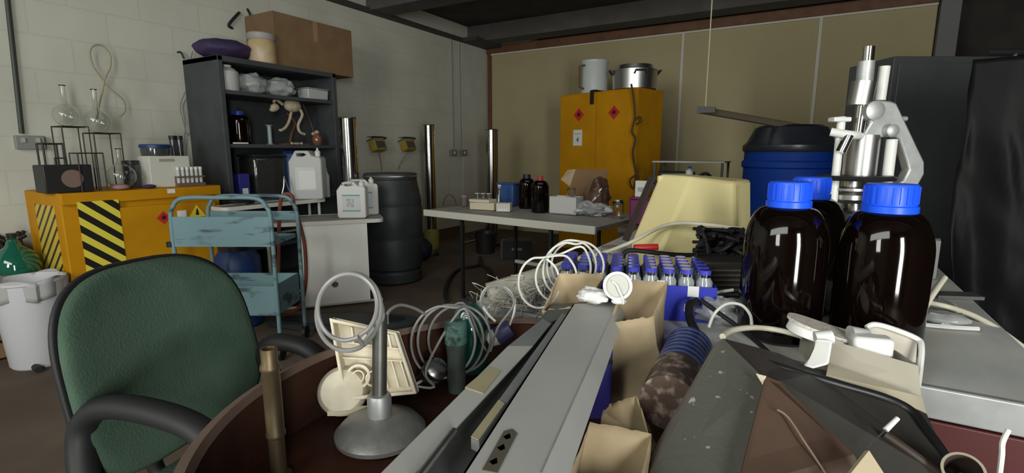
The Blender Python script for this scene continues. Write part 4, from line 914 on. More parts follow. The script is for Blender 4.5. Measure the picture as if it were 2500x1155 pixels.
for s in (-1, 1):
    y = s * 0.285
    m = MB(); 
    pts = [(-0.02, y, 0.41), (-0.15, y * .92, 0.52), (-0.215, y * .82, 0.64), (-0.20, y * .78, 0.705), (-0.12, y * .76, 0.735), (0.02, y * .76, 0.735), (0.11, y * .77, 0.715), (0.155, y * .80, 0.67), (0.13, y * .9, 0.52), (0.10, y * 0.95, 0.41)]
    if s > 0: pts = [(-0.05 + q[0] * 0.55, q[1], q[2] - 0.02) for q in pts]
    m.tube(pts, 0.024, seg=12, smooth=6)
    for v in m.bm.verts: v.co.y = y * 0.8 + (v.co.y - y * 0.8) * 1.2
    m.build('armrest', M_rubber, t)
    MB().box((0.04, s * 0.25, 0.405), (0.10, 0.09, 0.02)).build('arm_bracket', M_rubber, t)
MB().lathe([(0.03, 0.10), (0.03, 0.22), (0.022, 0.22), (0.022, 0.40)], seg=20).build('gas_stem', M_black, t)
for k in range(5):
    a = 2 * pi * k / 5 + 0.3
    l_ = MB().tube([(0.02 * cos(a), 0.02 * sin(a), 0.13), (0.27 * cos(a), 0.27 * sin(a), 0.085)], lambda u: 0.024 - 0.008 * u, smooth=0).build('base_leg', M_rubber, t)
    MB().lathe([(0.028, -0.02), (0.028, 0.02)], Matrix.Translation((0.275 * cos(a), 0.275 * sin(a), 0.029)) @ Matrix.Rotation(a, 4, 'Z') @ Matrix.Rotation(pi / 2, 4, 'X'), 16).rod((0.275 * cos(a), 0.275 * sin(a), 0.04), (0.275 * cos(a), 0.275 * sin(a), 0.09), 0.008).build('castor', M_rubber, l_)

# ================================================================ right workbench
BZ = 0.90; bx0, bx1, by0, by1 = -0.66, 0.36, 0.942, 2.75
M_bench = mat('worn_grey_worktop', (0.48, 0.50, 0.49), 0.6, col2=(0.80, 0.76, 0.68), scale=7, amt=0.9, lo=0.35, hi=0.8, detail=9, stretch=(1, 0.5, 1))
t = thing('workbench', 'grey topped workbench with dark red drawers crowded with lab equipment', 'workbench', ((bx0 + bx1) / 2, (by0 + by1) / 2, 0))
W_, D_ = bx1 - bx0, by1 - by0
MB().box((0, 0, BZ - 0.02), (W_, D_, 0.04)).build('worktop', M_bench, t, bevel=0.002)
MB().box((0, -D_ / 2 - 0.005, BZ - 0.024), (W_ + 0.01, 0.014, 0.05)).build('front_edge', mat('alu_trim', (0.36, 0.37, 0.37), 0.4, 0.3, col2=(0.26, 0.27, 0.27), scale=20), t, bevel=0.003)
MB().lathe([(0.011, 0), (0.011, 0.003)], Matrix.Translation((W_ / 2 - 0.055, -D_ / 2 - 0.0125, BZ - 0.022)) @ FRONT, 20).build('screw', M_steel, t)
MB().box((0, 0.01, 0.425), (W_ - 0.04, D_ - 0.06, 0.85)).build('carcass', mat('bench_carcass', (0.06, 0.02, 0.018), 0.6), t)
for k in range(2):
    for j in range(2):
        dr = MB().box((-W_ / 4 + k * W_ / 2, -D_ / 2 + 0.018, 0.68 - j * 0.36), (W_ / 2 - 0.03, 0.02, 0.32)).build('drawer', mat('dark_red_laminate', (0.075, 0.012, 0.013), 0.5), t, bevel=0.003)
        MB().tube([(-W_ / 4 + k * W_ / 2 - 0.06, -D_ / 2 + 0.008, 0.74 - j * 0.36), (-W_ / 4 + k * W_ / 2 - 0.06, -D_ / 2 - 0.02, 0.74 - j * 0.36), (-W_ / 4 + k * W_ / 2 + 0.06, -D_ / 2 - 0.02, 0.74 - j * 0.36), (-W_ / 4 + k * W_ / 2 + 0.06, -D_ / 2 + 0.008, 0.74 - j * 0.36)], 0.005, smooth=0).build('handle', M_steel, dr)
def BT(px, py): return Z(px, py, BZ + 0.001)
def onb(px, F): return G((px - 1250) / 1247 * F, F, BZ + 0.001)

# amber bottles in the foreground
bottle(onb(1937, 0.93), 0.072, 0.295, M_amber, M_bluecap, 'large amber bottle with a blue cap, left of the front pair', capr=0.49, neck=0.60, ch=0.050)
bottle(onb(2188, 0.865), 0.070, 0.295, M_amber, M_bluecap, 'large amber bottle with a blue cap nearest the right edge of the workbench', capr=0.55, neck=0.60, ch=0.052)
bottle(onb(1990, 1.10), 0.072, 0.295, M_amber, M_bluecap, 'amber bottle with a blue cap standing behind the two large ones', capr=0.49, neck=0.60, ch=0.050)

# laboratory stand
LB = onb(2108, 1.34); AL = ROT
t = thing('laboratory_stand', 'grey cast metal laboratory press with bright columns behind the amber bottles', 'lab equipment', LB, AL)
fu = 1.34 * 1.0 / 1230 * 1.02       # metres per photo pixel at the stand
KD = 1.36
def L2(px, py, y=0.0):
    "local x,z on the stand for a pixel"
    q = W(px, py, 1.34 + y); l = INV[t.name] @ q; return Vector((l.x, y, l.z))
MB().box((0.0, 0.03, 0.012), (0.24, 0.22, 0.024)).build('base_plate', M_black, t, bevel=0.006)
def lrod(a, b, r, name, m, y=0.0, r2=None): return MB().rod(L2(a[0], a[1], y), L2(b[0], b[1], y), r, r2, 20).build(name, m, t)
lrod((2122, 114), (2114, 190), 0.013, 'upper_column', M_chrome)
lrod((2115, 150), (2110, 200), 0.019, 'column_sleeve', M_alu)
lrod((2110, 200), (2098, 258), 0.027, 'main_barrel', M_steel)
lrod((2160, 162), (2148, 245), 0.013, 'side_column', M_white, 0.03)
lrod((2105, 255), (2095, 325), 0.014, 'piston', M_chrome)
lrod((2112, 330), (2100, 430), 0.036, 'cylinder', M_steel, 0.02)
lrod((2178, 340), (2165, 445), 0.013, 'column', M_white)
lrod((2055, 285), (2032, 510), 0.010, 'column', M_white)
lrod((2072, 345), (2055, 510), 0.009, 'column', M_white, 0.05)
lrod((2072, 330), (2052, 372), 0.012, 'lever_grip', M_chrome, -0.02)
pz = [(2170, 248), (2182, 252), (2250, 395), (2250, 425), (2235, 452), (2170, 470), (2168, 458), (2200, 440), (2213, 415), (2208, 395), (2190, 340), (2175, 332), (2150, 335), (2110, 345), (2105, 325), (2120, 300), (2100, 280), (2110, 255), (2140, 245)]
out = [(L2(*q).x, L2(*q).z) for q in pz]
MB().prism(out, 0.03, Matrix.Translation((0, 0.02, 0)) @ FRONT).build('curved_arm', M_alu, t, bevel=0.004)
for q, r in (((2118, 272), 0.024), ((2160, 320), 0.016)):
    c = L2(*q); MB().lathe([(r, 0), (r, 0.02), (r * 0.6, 0.024)], Matrix.Translation((c.x, -0.01, c.z)) @ FRONT, 24).build('pivot_boss', M_alu, t)
c0_, c1_ = L2(2028, 322), L2(2100, 330)
MB().tube([c0_ + Vector((0, 0, 0)), (c0_ + c1_) / 2 + Vector((0, -0.02, -0.004)), c1_], 0.011, seg=10).build('clamp_arm', M_white, t)
c = L2(2050, 292); MB().box(c, (0.045, 0.03, 0.012)).build('column_cap', M_white, t, bevel=0.003)
c = L2(2090, 434, 0.0); MB().lathe([(0.085, -0.006), (0.09, 0), (0.085, 0.006)], Matrix.Translation(c), 36).build('black_platform', M_black, t)
c = L2(2078, 468, 0.0); MB().lathe([(0.025, -0.03), (0.035, -0.02), (0.035, -0.008), (0.02, 0), (0.045, 0.004), (0.045, 0.010), (0.02, 0.014), (0.02, 0.03)], Matrix.Translation(c), 28).build('adjusting_wheel', M_steel, t)
lrod((2085, 480), (2085, 585), 0.014, 'lower_screw', M_steel)
c = L2(2075, 545); MB().lathe([(0.05, -0.12), (0.06, -0.06), (0.055, 0.03), (0.045, 0.035)], Matrix.Translation(c), 28).build('pedestal', M_black, t)
c = L2(2212, 290, 0.03); MB().rod(c, c + Vector((-0.05, 0, 0.0)), 0.007).build('side_knob', M_alu, t)

# cream tapered housing
HF = 1.62
M_house = mat('cream_yellow_plastic', (0.80, 0.70, 0.36), 0.5, col2=(0.74, 0.63, 0.31), scale=4, amt=0.6, bump=0.05, bscale=60)
ho = onb(1690, HF)
t = thing('equipment_housing', 'cream yellow tapered plastic housing standing on the workbench', 'housing', ho, ROT)
Q = lambda px, py, F: tuple(INV[t.name] @ W(px, py, F))
pts = [Q(1610, 425, 1.60), Q(1692, 430, 1.545), Q(1795, 444, 1.56), Q(1833, 438, 1.72), Q(1660, 424, 1.78),
       Q(1541, 592, 1.56), Q(1605, 622, 1.42), Q(1800, 640, 1.45), Q(1833, 600, 1.72), Q(1590, 580, 1.80)]
zb = 0.002
low = [5, 6, 7, 8, 9]; P_ = [Vector(p) for p in pts]
for i in low: P_[i].z = max(zb, P_[i].z)
base_ = [Vector((P_[i].x, P_[i].y, zb)) for i in low]
P_ += base_
fs = [(0, 5, 6, 1), (1, 6, 7, 2), (2, 7, 8, 3), (3, 8, 9, 4), (4, 9, 5, 0), (0, 1, 2, 3, 4), (5, 10, 11, 6), (6, 11, 12, 7), (7, 12, 13, 8), (8, 13, 14, 9), (9, 14, 10, 5), (14, 13, 12, 11, 10)]
MB().faces(P_, fs).build('body', M_house, t, bevel=0.010)
a_, b_ = P_[0] + Vector((-0.006, 0.01, -0.008)), P_[5] + Vector((-0.006, 0.01, 0.0))
MB().slab([a_, b_, b_ + Vector((-0.008, 0.03, 0)), a_ + Vector((-0.008, 0.03, 0))], 0.008).build('side_seal', mat('dark_brown_seal', (0.045, 0.03, 0.025), 0.7), t)
MB().box((P_[0].x + 0.01, P_[0].y, P_[0].z - 0.015), (0.03, 0.02, 0.02)).build('latch', M_house, t, bevel=0.004)
# cartridge under right side of housing
t = thing('small_jar', 'small clear jar with a metal lid between the housing and the vial tray', 'jar', onb(1508, 1.50))
MB().lathe([(0.038, 0), (0.042, 0.005), (0.042, 0.045), (0.035, 0.052)], seg=28, cap1=False).build('body', M_glass, t, solid=0.003)
MB().lathe([(0.040, 0.052), (0.040, 0.062), (0.037, 0.064)], seg=28).build('lid', mat('jar_lid_metal', (0.4, 0.4, 0.36), 0.4, 0.6), t)
# red handled soldering tool with black cable
a, b = W(1548, 606, 1.37), W(1606, 603, 1.37)
t = thing('red_handled_tool', 'red handled tool with a black lead lying behind the vial tray', 'tool', (a + b) / 2)
MB().rod(a, b, 0.011, 0.009).build('handle', M_red, t, world=True)
MB().tube([W(*q, 1.33) for q in ((1520, 630), (1526, 616), (1545, 611), (1590, 616), (1650, 622), (1700, 622), (1740, 612))], 0.0065).build('lead', M_rubber, t, world=True)
# black wire tangle
t = thing('wire_tangle', 'tangle of black wires between the yellow housing and the amber bottles', 'wires', onb(1760, 1.28))
rr = random.Random(4)
m = MB()
for k in range(24):
    p0 = W(1690 + rr.random() * 60, 555 + rr.random() * 60, 1.22 + rr.random() * .1)
    pts = [p0]
    for j in range(4): pts.append(W(1700 + rr.random() * 130, 553 + rr.random() * 75, 1.14 + rr.random() * .16))
    m.tube(pts, 0.0045, seg=6)
m.build('strands', M_rubber, t, world=True)
MB().tube([W(*q, 1.22) for q in ((1760, 640), (1735, 660), (1722, 700), (1722, 740), (1735, 790))], 0.005).tube([W(*q, 1.22) for q in ((1765, 625), (1745, 640), (1738, 670), (1760, 700), (1790, 720))], 0.004).build('trailing_leads', mat('dark_grey_lead', (0.09, 0.09, 0.085), 0.4), t, world=True)
t = thing('vented_box', 'dark box with a slotted vent behind the black wires', 'box', onb(1790, 1.12), ROT)
MB().box((0, 0, 0.055), (0.12, 0.08, 0.11)).build('body', mat('dark_box', (0.03, 0.027, 0.022), 0.6), t, bevel=0.004)
m = MB()
for k in range(8): m.box((-0.01, -0.041, 0.015 + 0.011 * k), (0.07, 0.003, 0.004))
m.build('vent', mat('vent_grey', (0.10, 0.095, 0.08), 0.6), t)

# ================================================================ blue tray of vials
VA, VB, VC = Z(1360, 648, BZ + 0.075), Z(1722, 668, BZ + 0.075), Z(1640, 722, BZ + 0.075)
VF = 1.22
vo = G(0.275, 1.115, BZ + 0.001); AV = ROT - 0.22
t = thing('vial_tray', 'bright blue cardboard tray filled with capped glass vials', 'tray', vo, AV)
VW, VD, VH = 0.33, 0.17, 0.075
M_vt = mat('tray_blue', (0.02, 0.03, 0.42), 0.45)
MB().box((0, 0, 0.003), (VW, VD, 0.006)).build('base', M_vt, t)
for nm, c, dd in (('front_wall', (0, -VD / 2, VH / 2), (VW, 0.003, VH)), ('rear_wall', (0, VD / 2, VH / 2), (VW, 0.003, VH)), ('side_wall', (-VW / 2, 0, VH / 2), (0.003, VD, VH)), ('side_wall', (VW / 2, 0, VH / 2), (0.003, VD, VH))):
    fw = MB().box(c, dd).build(nm, M_vt, t)
    if nm == 'front_wall':
        for x, z, ww, hh in ((0.12, 0.065, 0.022, 0.022), (0.055, 0.07, 0.016, 0.03), (0.055, 0.04, 0.02, 0.008), (0.11, 0.03, 0.012, 0.016)): MB().box((x, -VD / 2 - 0.002, z), (ww, 0.001, hh)).build('white_print', M_paper, fw)
MV = Matrix.Translation(vo) @ Matrix.Rotation(AV, 4, 'Z')
vial = None; nx, ny = 9, 5
for i in range(nx):
    for j in range(ny):
        q = MV @ Vector((-VW / 2 + 0.021 + i * (VW - 0.042) / (nx - 1), -VD / 2 + 0.021 + j * (VD - 0.042) / (ny - 1), 0.007))
        if vial is None:
            vial = thing('glass_vial', 'small glass vials with blue and silver caps packed in the blue tray', 'vial', q, 0, 'vials in the blue tray')
            MB().lathe([(0.015, 0), (0.0165, 0.004), (0.0165, 0.075), (0.009, 0.088), (0.009, 0.092)], seg=18).build('body', mat('vial_glass', (0.30, 0.33, 0.36), 0.06, coat=1), vial)
            cp = MB().lathe([(0.0125, 0.090), (0.0125, 0.099), (0.0115, 0.100)], seg=18).build('cap', mat('vial_cap', (0.06, 0.07, 0.50), 0.25, coat=1), vial)
            MB().lathe([(0.0128, 0.085), (0.0128, 0.0905)], seg=18).build('crimp', M_chrome, vial)
        else: dup(vial, q)

# ================================================================ rusty tub
TC = G(0.0, 0.63, 0)
t = thing('steel_drum', 'wide rusty red steel drum in the foreground holding scrap parts', 'drum', TC)
RR = 0.385; RZ = 0.90
MB().lathe([(RR - 0.02, 0.0), (RR, 0.02), (RR, RZ), (RR - 0.006, RZ), (RR - 0.01, 0.799)], seg=72, cap0=True, cap1=False).build('shell', M_rust, t)
MB().lathe([(RR - 0.004, 0.78), (RR - 0.004, 0.799)], seg=72).build('inner_lid', M_rust, t)
MB().lathe([(RR - 0.012, RZ - 0.002), (RR + 0.004, RZ - 0.006), (RR + 0.008, RZ + 0.004), (RR - 0.006, RZ + 0.008), (RR - 0.012, RZ - 0.002)], seg=96, cap0=False, cap1=False).build('rim', mat('worn_rim', (0.12, 0.08, 0.062), 0.7, col2=(0.07, 0.04, 0.03), scale=12), t)
FZ = 0.80
# support beside the drum
t = thing('wooden_crate', 'dark wooden crate in front of the workbench carrying the steel box', 'crate', (0.245, 0.66, 0), 0)
m = MB()
for k in range(6): m.box((0, 0, 0.06 + 0.115 * k), (0.28, 0.42, 0.10))
m.build('slats', mat('dark_crate', (0.06, 0.035, 0.02), 0.8), t, bevel=0.003)
MB().box((0, 0, 0.70), (0.29, 0.43, 0.02)).build('top_board', mat('dark_crate', (0, 0, 0)), t)

# round base stand
sb = Z(930, 1062, FZ + 0.002)
t = thing('retort_stand', 'grey metal rod on a round dished base standing in the rusty drum', 'stand', sb)
MB().lathe([(0.060, 0), (0.070, 0.003), (0.071, 0.010), (0.060, 0.022), (0.035, 0.032), (0.02, 0.036)], seg=56).build('base', mat('worn_alu', (0.30, 0.30, 0.30), 0.45, 0.5, col2=(0.2, 0.2, 0.2), scale=25, bump=0.15, bscale=60), t)
MB().lathe([(0.019, 0.03), (0.019, 0.065), (0.016, 0.07)], seg=28).build('collar', M_alu, t)
MB().rod((0, 0, 0.06), tuple(INV[t.name] @ W(928, 768, 0.775)), 0.0115, None, 24).build('rod', mat('dull_steel', (0.13, 0.13, 0.12), 0.45, 0.7, col2=(0.08, 0.075, 0.07), scale=20), t)
# grey hose hung on the rod
F_ = 0.775
def loop(cx, cy, rx, ry, F, tilt=0.0, n=14, dF=0.0, a0=0, a1=2 * pi):
    o = []
    for k in range(n + 1):
        a = a0 + (a1 - a0) * k / n
        x, y = rx * cos(a), ry * sin(a)
        o.append(W(cx + x * cos(tilt) - y * sin(tilt), cy + x * sin(tilt) + y * cos(tilt), F + dF * (k / n)))
    return o
hp = loop(848, 750, 72, 82, 0.730, 0.25, 14, 0.015, 0.9, 0.9 + 2 * pi) + loop(852, 762, 78, 95, 0.748, 0.2, 14, 0.012, 0.9, 0.9 + 2 * pi)
tag(MB().tube(hp + [W(915, 800, 0.765), W(935, 770, 0.765), W(915, 700, 0.765), W(880, 676, 0.765)], 0.0036, seg=8, smooth=4).build('hose_loops', M_greytube), 'loops of grey hose hung over the upright metal rod', 'hose')

# cream socket box open at the back
bo = W(905, 985, 0.80)
t = thing('socket_box', 'cream plastic mounting box with its ribbed inside showing, leaning behind the metal rod', 'box', bo, ROT)
q4 = [Vector(INV[t.name] @ W(*q)) for q in ((803, 776, 0.83), (968, 812, 0.835), (1018, 962, 0.80), (838, 980, 0.79))]
q4 = [q4[3], q4[2], q4[1], q4[0]]
nrm = (q4[1] - q4[0]).cross(q4[3] - q4[0]).normalized()       # towards the viewer
xa = (q4[1] - q4[0]); ya = (q4[3] - q4[0])
def Sq(u, v, n=0.0): return q4[0] * (1 - u) * (1 - v) + q4[1] * u * (1 - v) + q4[2] * u * v + q4[3] * (1 - u) * v + nrm * n
MB().slab([Sq(0, 0, -0.028), Sq(1, 0, -0.028), Sq(1, 1, -0.028), Sq(0, 1, -0.028)], 0.003).build('back_plate', M_cream, t)
m = MB(); e = 0.05
for a, b in (((0, 0), (1, e)), ((0, 1 - e), (1, 1)), ((0, 0), (e, 1)), ((1 - e, 0), (1, 1))):
    m.slab([Sq(a[0], a[1]), Sq(b[0], a[1]), Sq(b[0], b[1]), Sq(a[0], b[1])], 0.03)
m.build('side_walls', M_cream, t, smooth=False, bevel=0.002)
m = MB()
for u in (0.25, 0.45, 0.65, 0.8): m.slab([Sq(u, 0.72, -0.012), Sq(u + 0.03, 0.72, -0.012), Sq(u + 0.05, 0.93, -0.012), Sq(u + 0.02, 0.93, -0.012)], 0.016)
for v in (0.7, 0.5): m.slab([Sq(0.06, v, -0.014), Sq(0.94, v, -0.014), Sq(0.94, v + 0.02, -0.014), Sq(0.06, v + 0.02, -0.014)], 0.014)
for u in (0.6, 0.75, 0.88): m.slab([Sq(u, 0.1, -0.014), Sq(u + 0.02, 0.1, -0.014), Sq(u + 0.02, 0.5, -0.014), Sq(u, 0.5, -0.014)], 0.014)
m.build('ribs', M_cream, t, smooth=False)
R3 = Matrix.Identity(3); zx = xa.normalized(); zy = nrm.cross(zx)
R3 = Matrix((zx, zy, nrm)).transposed().to_4x4()
for (u, v, r) in ((0.24, 0.28, 0.021), (0.24, 0.28, 0.011), (0.45, 0.25, 0.014)):
    MB().lathe([(r, 0), (r, 0.018), (r * 0.78, 0.018), (r * 0.78, 0)], Matrix.Translation(Sq(u, v, -0.027)) @ R3, 24, cap0=False, cap1=False).build('screw_ring', M_cream, t)
# round rose under it
c = W(838, 955, 0.815)
t = thing('ceiling_rose', 'round cream plastic rose tucked under the socket box', 'fitting', c, ROT)
MM = Matrix.Rotation(radians(62), 4, 'X') @ Matrix.Rotation(0.2, 4, 'Y')
MB().lathe([(0.0415, 0), (0.0415, 0.008), (0.034, 0.02), (0.015, 0.026)], MM, 40).build('cover', M_cream, t)
MB().lathe([(0.036, -0.012), (0.036, 0)], MM, 40).build('base', M_white, t)
t2 = W(862, 1003, 0.79)
tag(MB().box(t2, (0.08, 0.02, 0.008), rz=ROT).build('cream_strip', M_cream), 'short cream plastic strip below the socket box', 'strip')
# brass tube
bp = G((653 - 1250) / 1230 * 0.70, 0.63, FZ)
top_ = W(656, 852, 0.63); btm = Vector((top_.x, top_.y, FZ + 0.001))
t = thing('brass_tube', 'tarnished brass tube standing upright at the left inside the rusty drum', 'tube', btm)
H = top_.z - FZ
M_brass = mat('tarnished_brass', (0.15, 0.11, 0.06), 0.5, 0.7, col2=(0.07, 0.052, 0.035), scale=18, amt=1, stretch=(1, 1, 0.4))
MB().lathe([(0.0105, 0), (0.0105, H * 0.35), (0.0125, H * 0.36), (0.0125, H * 0.38), (0.0115, H * 0.39), (0.0115, H * 0.84), (0.013, H * 0.85), (0.013, H * 0.87), (0.0105, H * 0.9), (0.0105, H), (0.008, H), (0.008, H * 0.8)], seg=28).build('pipe', M_brass, t)
MB().lathe([(0.017, 0), (0.017, 0.01)], seg=28).build('foot', M_brass, t)
# verdigris post and green bottle
bt = W(1112, 785, 0.90)
t = thing('corroded_post', 'dark post with turquoise corrosion on top inside the rusty drum', 'post', Vector((bt.x, bt.y, FZ)))
H = bt.z - FZ
MB().lathe([(0.016, 0.0), (0.018, H * 0.2), (0.0165, H * 0.5), (0.020, H * 0.75), (0.019, H * 0.97), (0.015, H)], seg=24).build('shaft', mat('verdigris', (0.035, 0.04, 0.035), 0.6, col2=(0.06, 0.09, 0.08), scale=30), t)
MB().lathe([(0.0205, H * 0.70), (0.0212, H * 0.82), (0.0205, H * 0.985), (0.015, H * 1.005)], seg=24).build('corroded_top', mat('verdigris_top', (0.08, 0.17, 0.15), 0.8, col2=(0.035, 0.045, 0.04), scale=70, amt=1, lo=0.45, hi=0.6), t)
gb = W(1148, 850, 1.0)
t = thing('green_bottle', 'dark green glass bottle behind the corroded post', 'bottle', Vector((gb.x, gb.y, FZ)))
MB().lathe([(0.034, 0), (0.038, 0.01), (0.038, 0.09), (0.03, 0.125), (0.014, 0.145)], seg=32).build('body', mat('dark_green_glass', (0.005, 0.045, 0.035), 0.1, coat=1), t)
MB().lathe([(0.014, 0.145), (0.014, 0.15)], seg=20).build('cap', M_black, t)
# silver plug
c = W(1060, 905, 0.90)
t = thing('silver_plug', 'small shiny ridged silver cap at the foot of the tubing coil', 'plug', c, ROT)
MM = Matrix.Rotation(0.7, 4, 'Y') @ Matrix.Rotation(0.3, 4, 'X')
MB().lathe([(0.012, -0.022), (0.022, -0.018), (0.0225, -0.008), (0.020, -0.006), (0.0225, -0.002), (0.0225, 0.006), (0.018, 0.010), (0.016, 0.02), (0.008, 0.024)], MM, 32).build('body', M_steel, t)
MB().at((0, 0, 0)).rod((-0.012, -0.002, -0.012), (-0.042, -0.004, -0.03), 0.003).build('pin', M_white, t)

# coils of pale tubing
def coil(cs, r, label, m, smooth=4, ends=((), ())):
    pts = [W(*e) for e in ends[0]]
    for (cx, cy, rx, ry, F, tl) in cs: pts += loop(cx, cy, rx, ry, F, tl, 12, 0.01, -1.2, -1.2 + 2 * pi * 0.97)
    pts += [W(*e) for e in ends[1]]
    return tag(MB().tube(pts, r, seg=8, smooth=smooth).build('tubing_coil', m), label, 'tubing')
coil([(1082, 835, 78, 88, 0.90, 0.15), (1100, 832, 80, 88, 0.92, 0.1), (1122, 828, 76, 82, 0.94, 0.05)], 0.0025, 'coil of pale tubing around the corroded post', M_greytube,
     ends=(((945, 930, 0.84), (1000, 940, 0.85), (1060, 945, 0.86), (1040, 900, 0.88)), ((1190, 860, 0.96), (1215, 800, 0.97), (1255, 740, 0.98), (1225, 700, 0.99), (1190, 705, 0.99), (1175, 740, 0.99), (1185, 765, 0.99), (1190, 790, 0.99))))
coil([(1316, 690, 50, 62, 0.99, 0.0), (1358, 678, 50, 58, 1.0, 0.0), (1384, 658, 58, 66, 1.01, 0.2), (1395, 650, 60, 64, 1.02, 0.15), (1410, 648, 64, 60, 1.03, 0.15)], 0.0024, 'coil of white tubing standing over the first brown paper bag', M_tube)
tag(MB().tube([W(*q) for q in ((945, 790, 0.80), (948, 762, 0.82), (975, 745, 0.85), (1010, 752, 0.88), (1040, 768, 0.90))], 0.0028).build('hose_end', M_greytube), 'short arch of grey tubing linking the rod to the coil', 'tubing')
tag(MB().tube([W(*q) for q in ((1200, 835, 0.98), (1240, 800, 1.0), (1257, 750, 1.02), (1245, 712, 1.02), (1215, 697, 1.02), (1186, 705, 1.0), (1174, 735, 1.0), (1190, 765, 0.98), (1210, 785, 0.97))], 0.0026).build('tubing_ring', M_tube), 'single ring of white tubing to the right of the first coil', 'tubing')
# fine wire nest on a pale roll
wn = G(0.0, 1.14, 0.90)
t = thing('wire_nest', 'nest of fine tangled wire lying behind the grey channels', 'wire', W(1255, 745, 1.07))
rr = random.Random(9); m = MB()
for k in range(60):
    pts = []
    cx, cy = 1185 + rr.random() * 150, 690 + rr.random() * 60 - (0)
    for j in range(4): pts.append(W(cx + rr.uniform(-40, 40), cy + rr.uniform(-25, 45), 1.06 + rr.uniform(-0.03, 0.05)))
    m.tube(pts, 0.0009, seg=4, smooth=4)
m.build('strands', mat('fine_wire', (0.45, 0.43, 0.38), 0.4, 0.3), t, world=True)
a, b = W(1195, 725, 1.13), W(1345, 680, 1.16)
t = thing('paper_roll', 'pale grey roll lying under the fine wire nest', 'roll', (a + b) / 2)
MB().rod(a, b, 0.033, None, 28).build('roll', mat('pale_roll', (0.36, 0.34, 0.28), 0.8, col2=(0.45, 0.43, 0.37), scale=20), t, world=True)
MB().rod(a + (a - b).normalized() * 0.002, b, 0.012).build('core', M_kraft, t, world=True)
# white and blue marker bottle
a = W(1200, 815, 1.0)
t = thing('dropper_bottle', 'small purple bottle with a white cap lying beside the tubing coil', 'bottle', a)
MB().rod(W(1215, 820, 1.0), W(1248, 800, 1.0), 0.021, 0.018, 20).build('body', mat('dull_purple', (0.05, 0.05, 0.13), 0.4), t, world=True)
MB().rod(W(1192, 830, 1.0), W(1214, 821, 1.0), 0.015, 0.019, 20).build('cap', M_white, t, world=True)

# ================================================================ grey channels
def ch(a0, a1, b1, b0, th, name, label, m, extra=()):
    pass
A1, A2, A3, A4 = Z(1400, 742, 0.965), Z(1536, 736, 0.965), Z(1395, 1175, 0.965), Z(1118, 1175, 0.965)
t = thing('steel_trunking', 'broad grey painted steel trunking pointing from the foreground towards the paper bag', 'trunking', (A1 + A2 + A3 + A4) / 4 - Vector((0, 0, 0.03)))
A2c, A3c = Z(1508, 737, 0.965), Z(1312, 1175, 0.965)
MB().slab([A1, A4, A3c, A2c], 0.002).build('cover', M_greysteel, t, world=True, smooth=False)
n_ = (A2 - A1).normalized(); w3 = (A2 - A1).normalized() * 0.0
lip = Vector((0, 0, -0.032))
off = (A2 - A1).normalized() * 0.012
MB().slab([A2c, A3c, Z(1385, 1175, 0.945), Z(1536, 736, 0.945)], 0.0022).build('side_lip', M_greysteel, t, world=True, smooth=False)
MB().slab([A1, A1 + lip, A4 + lip, A4], 0.0022).build('side_lip', M_greysteel, t, world=True, smooth=False)
f0 = Z(1298, 780, 0.967)
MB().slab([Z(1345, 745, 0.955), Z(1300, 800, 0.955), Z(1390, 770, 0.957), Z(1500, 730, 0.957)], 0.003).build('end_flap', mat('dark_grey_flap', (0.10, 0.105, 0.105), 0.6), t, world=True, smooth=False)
# folded seam
MB().rod(A2c.lerp(A3c, 0.02), A2c.lerp(A3c, 0.98), 0.0009, None, 6).build('seam', M_alu, t, world=True)
ms = MB(); lm = Matrix.Identity(4)
s0, s1 = Z(1246, 1055, 0.966), Z(1195, 1150, 0.966); sd = (s1 - s0); sn = Vector((-sd.y, sd.x, 0)).normalized() * 0.007
sl = [s0 + sn, s0 - sd.normalized() * 0.007, s0 - sn, s1 - sn, s1 + sn]
so = MB().slab(sl, 0.0008).build('slot', mat('slot_brown', (0.10, 0.09, 0.065), 0.6), t, world=True)
for k in (0.15, 0.45, 0.8): c = s0 + sd * k; MB().slab([c + sn * 0.5, c - sd.normalized() * 0.008, c - sn * 0.7, c + sd.normalized() * 0.004], 0.0018).build('spring_tooth', M_alu, so, world=True)
# second channel, folded strip to the left
t = thing('steel_channel', 'narrow grey blue steel channel with yellowed tape, left of the broad trunking', 'channel', W(1150, 980, 0.65))
zc = 0.957
B1, B2, B3, B4 = Z(1325, 785, zc), Z(1352, 790, zc), Z(1070, 1180, zc), Z(905, 1180, zc)
M_ch = mat('grey_blue_steel', (0.17, 0.185, 0.19), 0.5, col2=(0.24, 0.25, 0.25), scale=12)
MB().slab([Z(1240, 845, zc), B4, Z(985, 1180, zc), Z(1300, 845, zc)], 0.002).build('flange', M_greysteel, t, world=True, smooth=False)
MB().slab([Z(1325, 778, zc), Z(1240, 845, zc), Z(1300, 845, zc), Z(1345, 790, zc)], 0.002).build('flange', M_ch, t, world=True, smooth=False)
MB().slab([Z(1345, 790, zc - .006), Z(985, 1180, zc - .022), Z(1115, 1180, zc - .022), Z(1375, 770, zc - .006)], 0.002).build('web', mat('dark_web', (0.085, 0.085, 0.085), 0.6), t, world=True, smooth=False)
MB().slab([Z(1372, 765, zc + .004), Z(1150, 1070, zc + .004), Z(1170, 1080, zc + .004), Z(1388, 770, zc + .004)], 0.012).build('flange', M_ch, t, world=True, smooth=False)
M_tape = mat('yellowed_tape', (0.38, 0.34, 0.21), 0.6, col2=(0.30, 0.28, 0.2), scale=30)
MB().slab([Z(1195, 895, zc + .001), Z(1135, 945, zc + .001), Z(1180, 960, zc + .001), Z(1222, 905, zc + .001)], 0.0012).build('tape', M_tape, t, world=True, smooth=False)
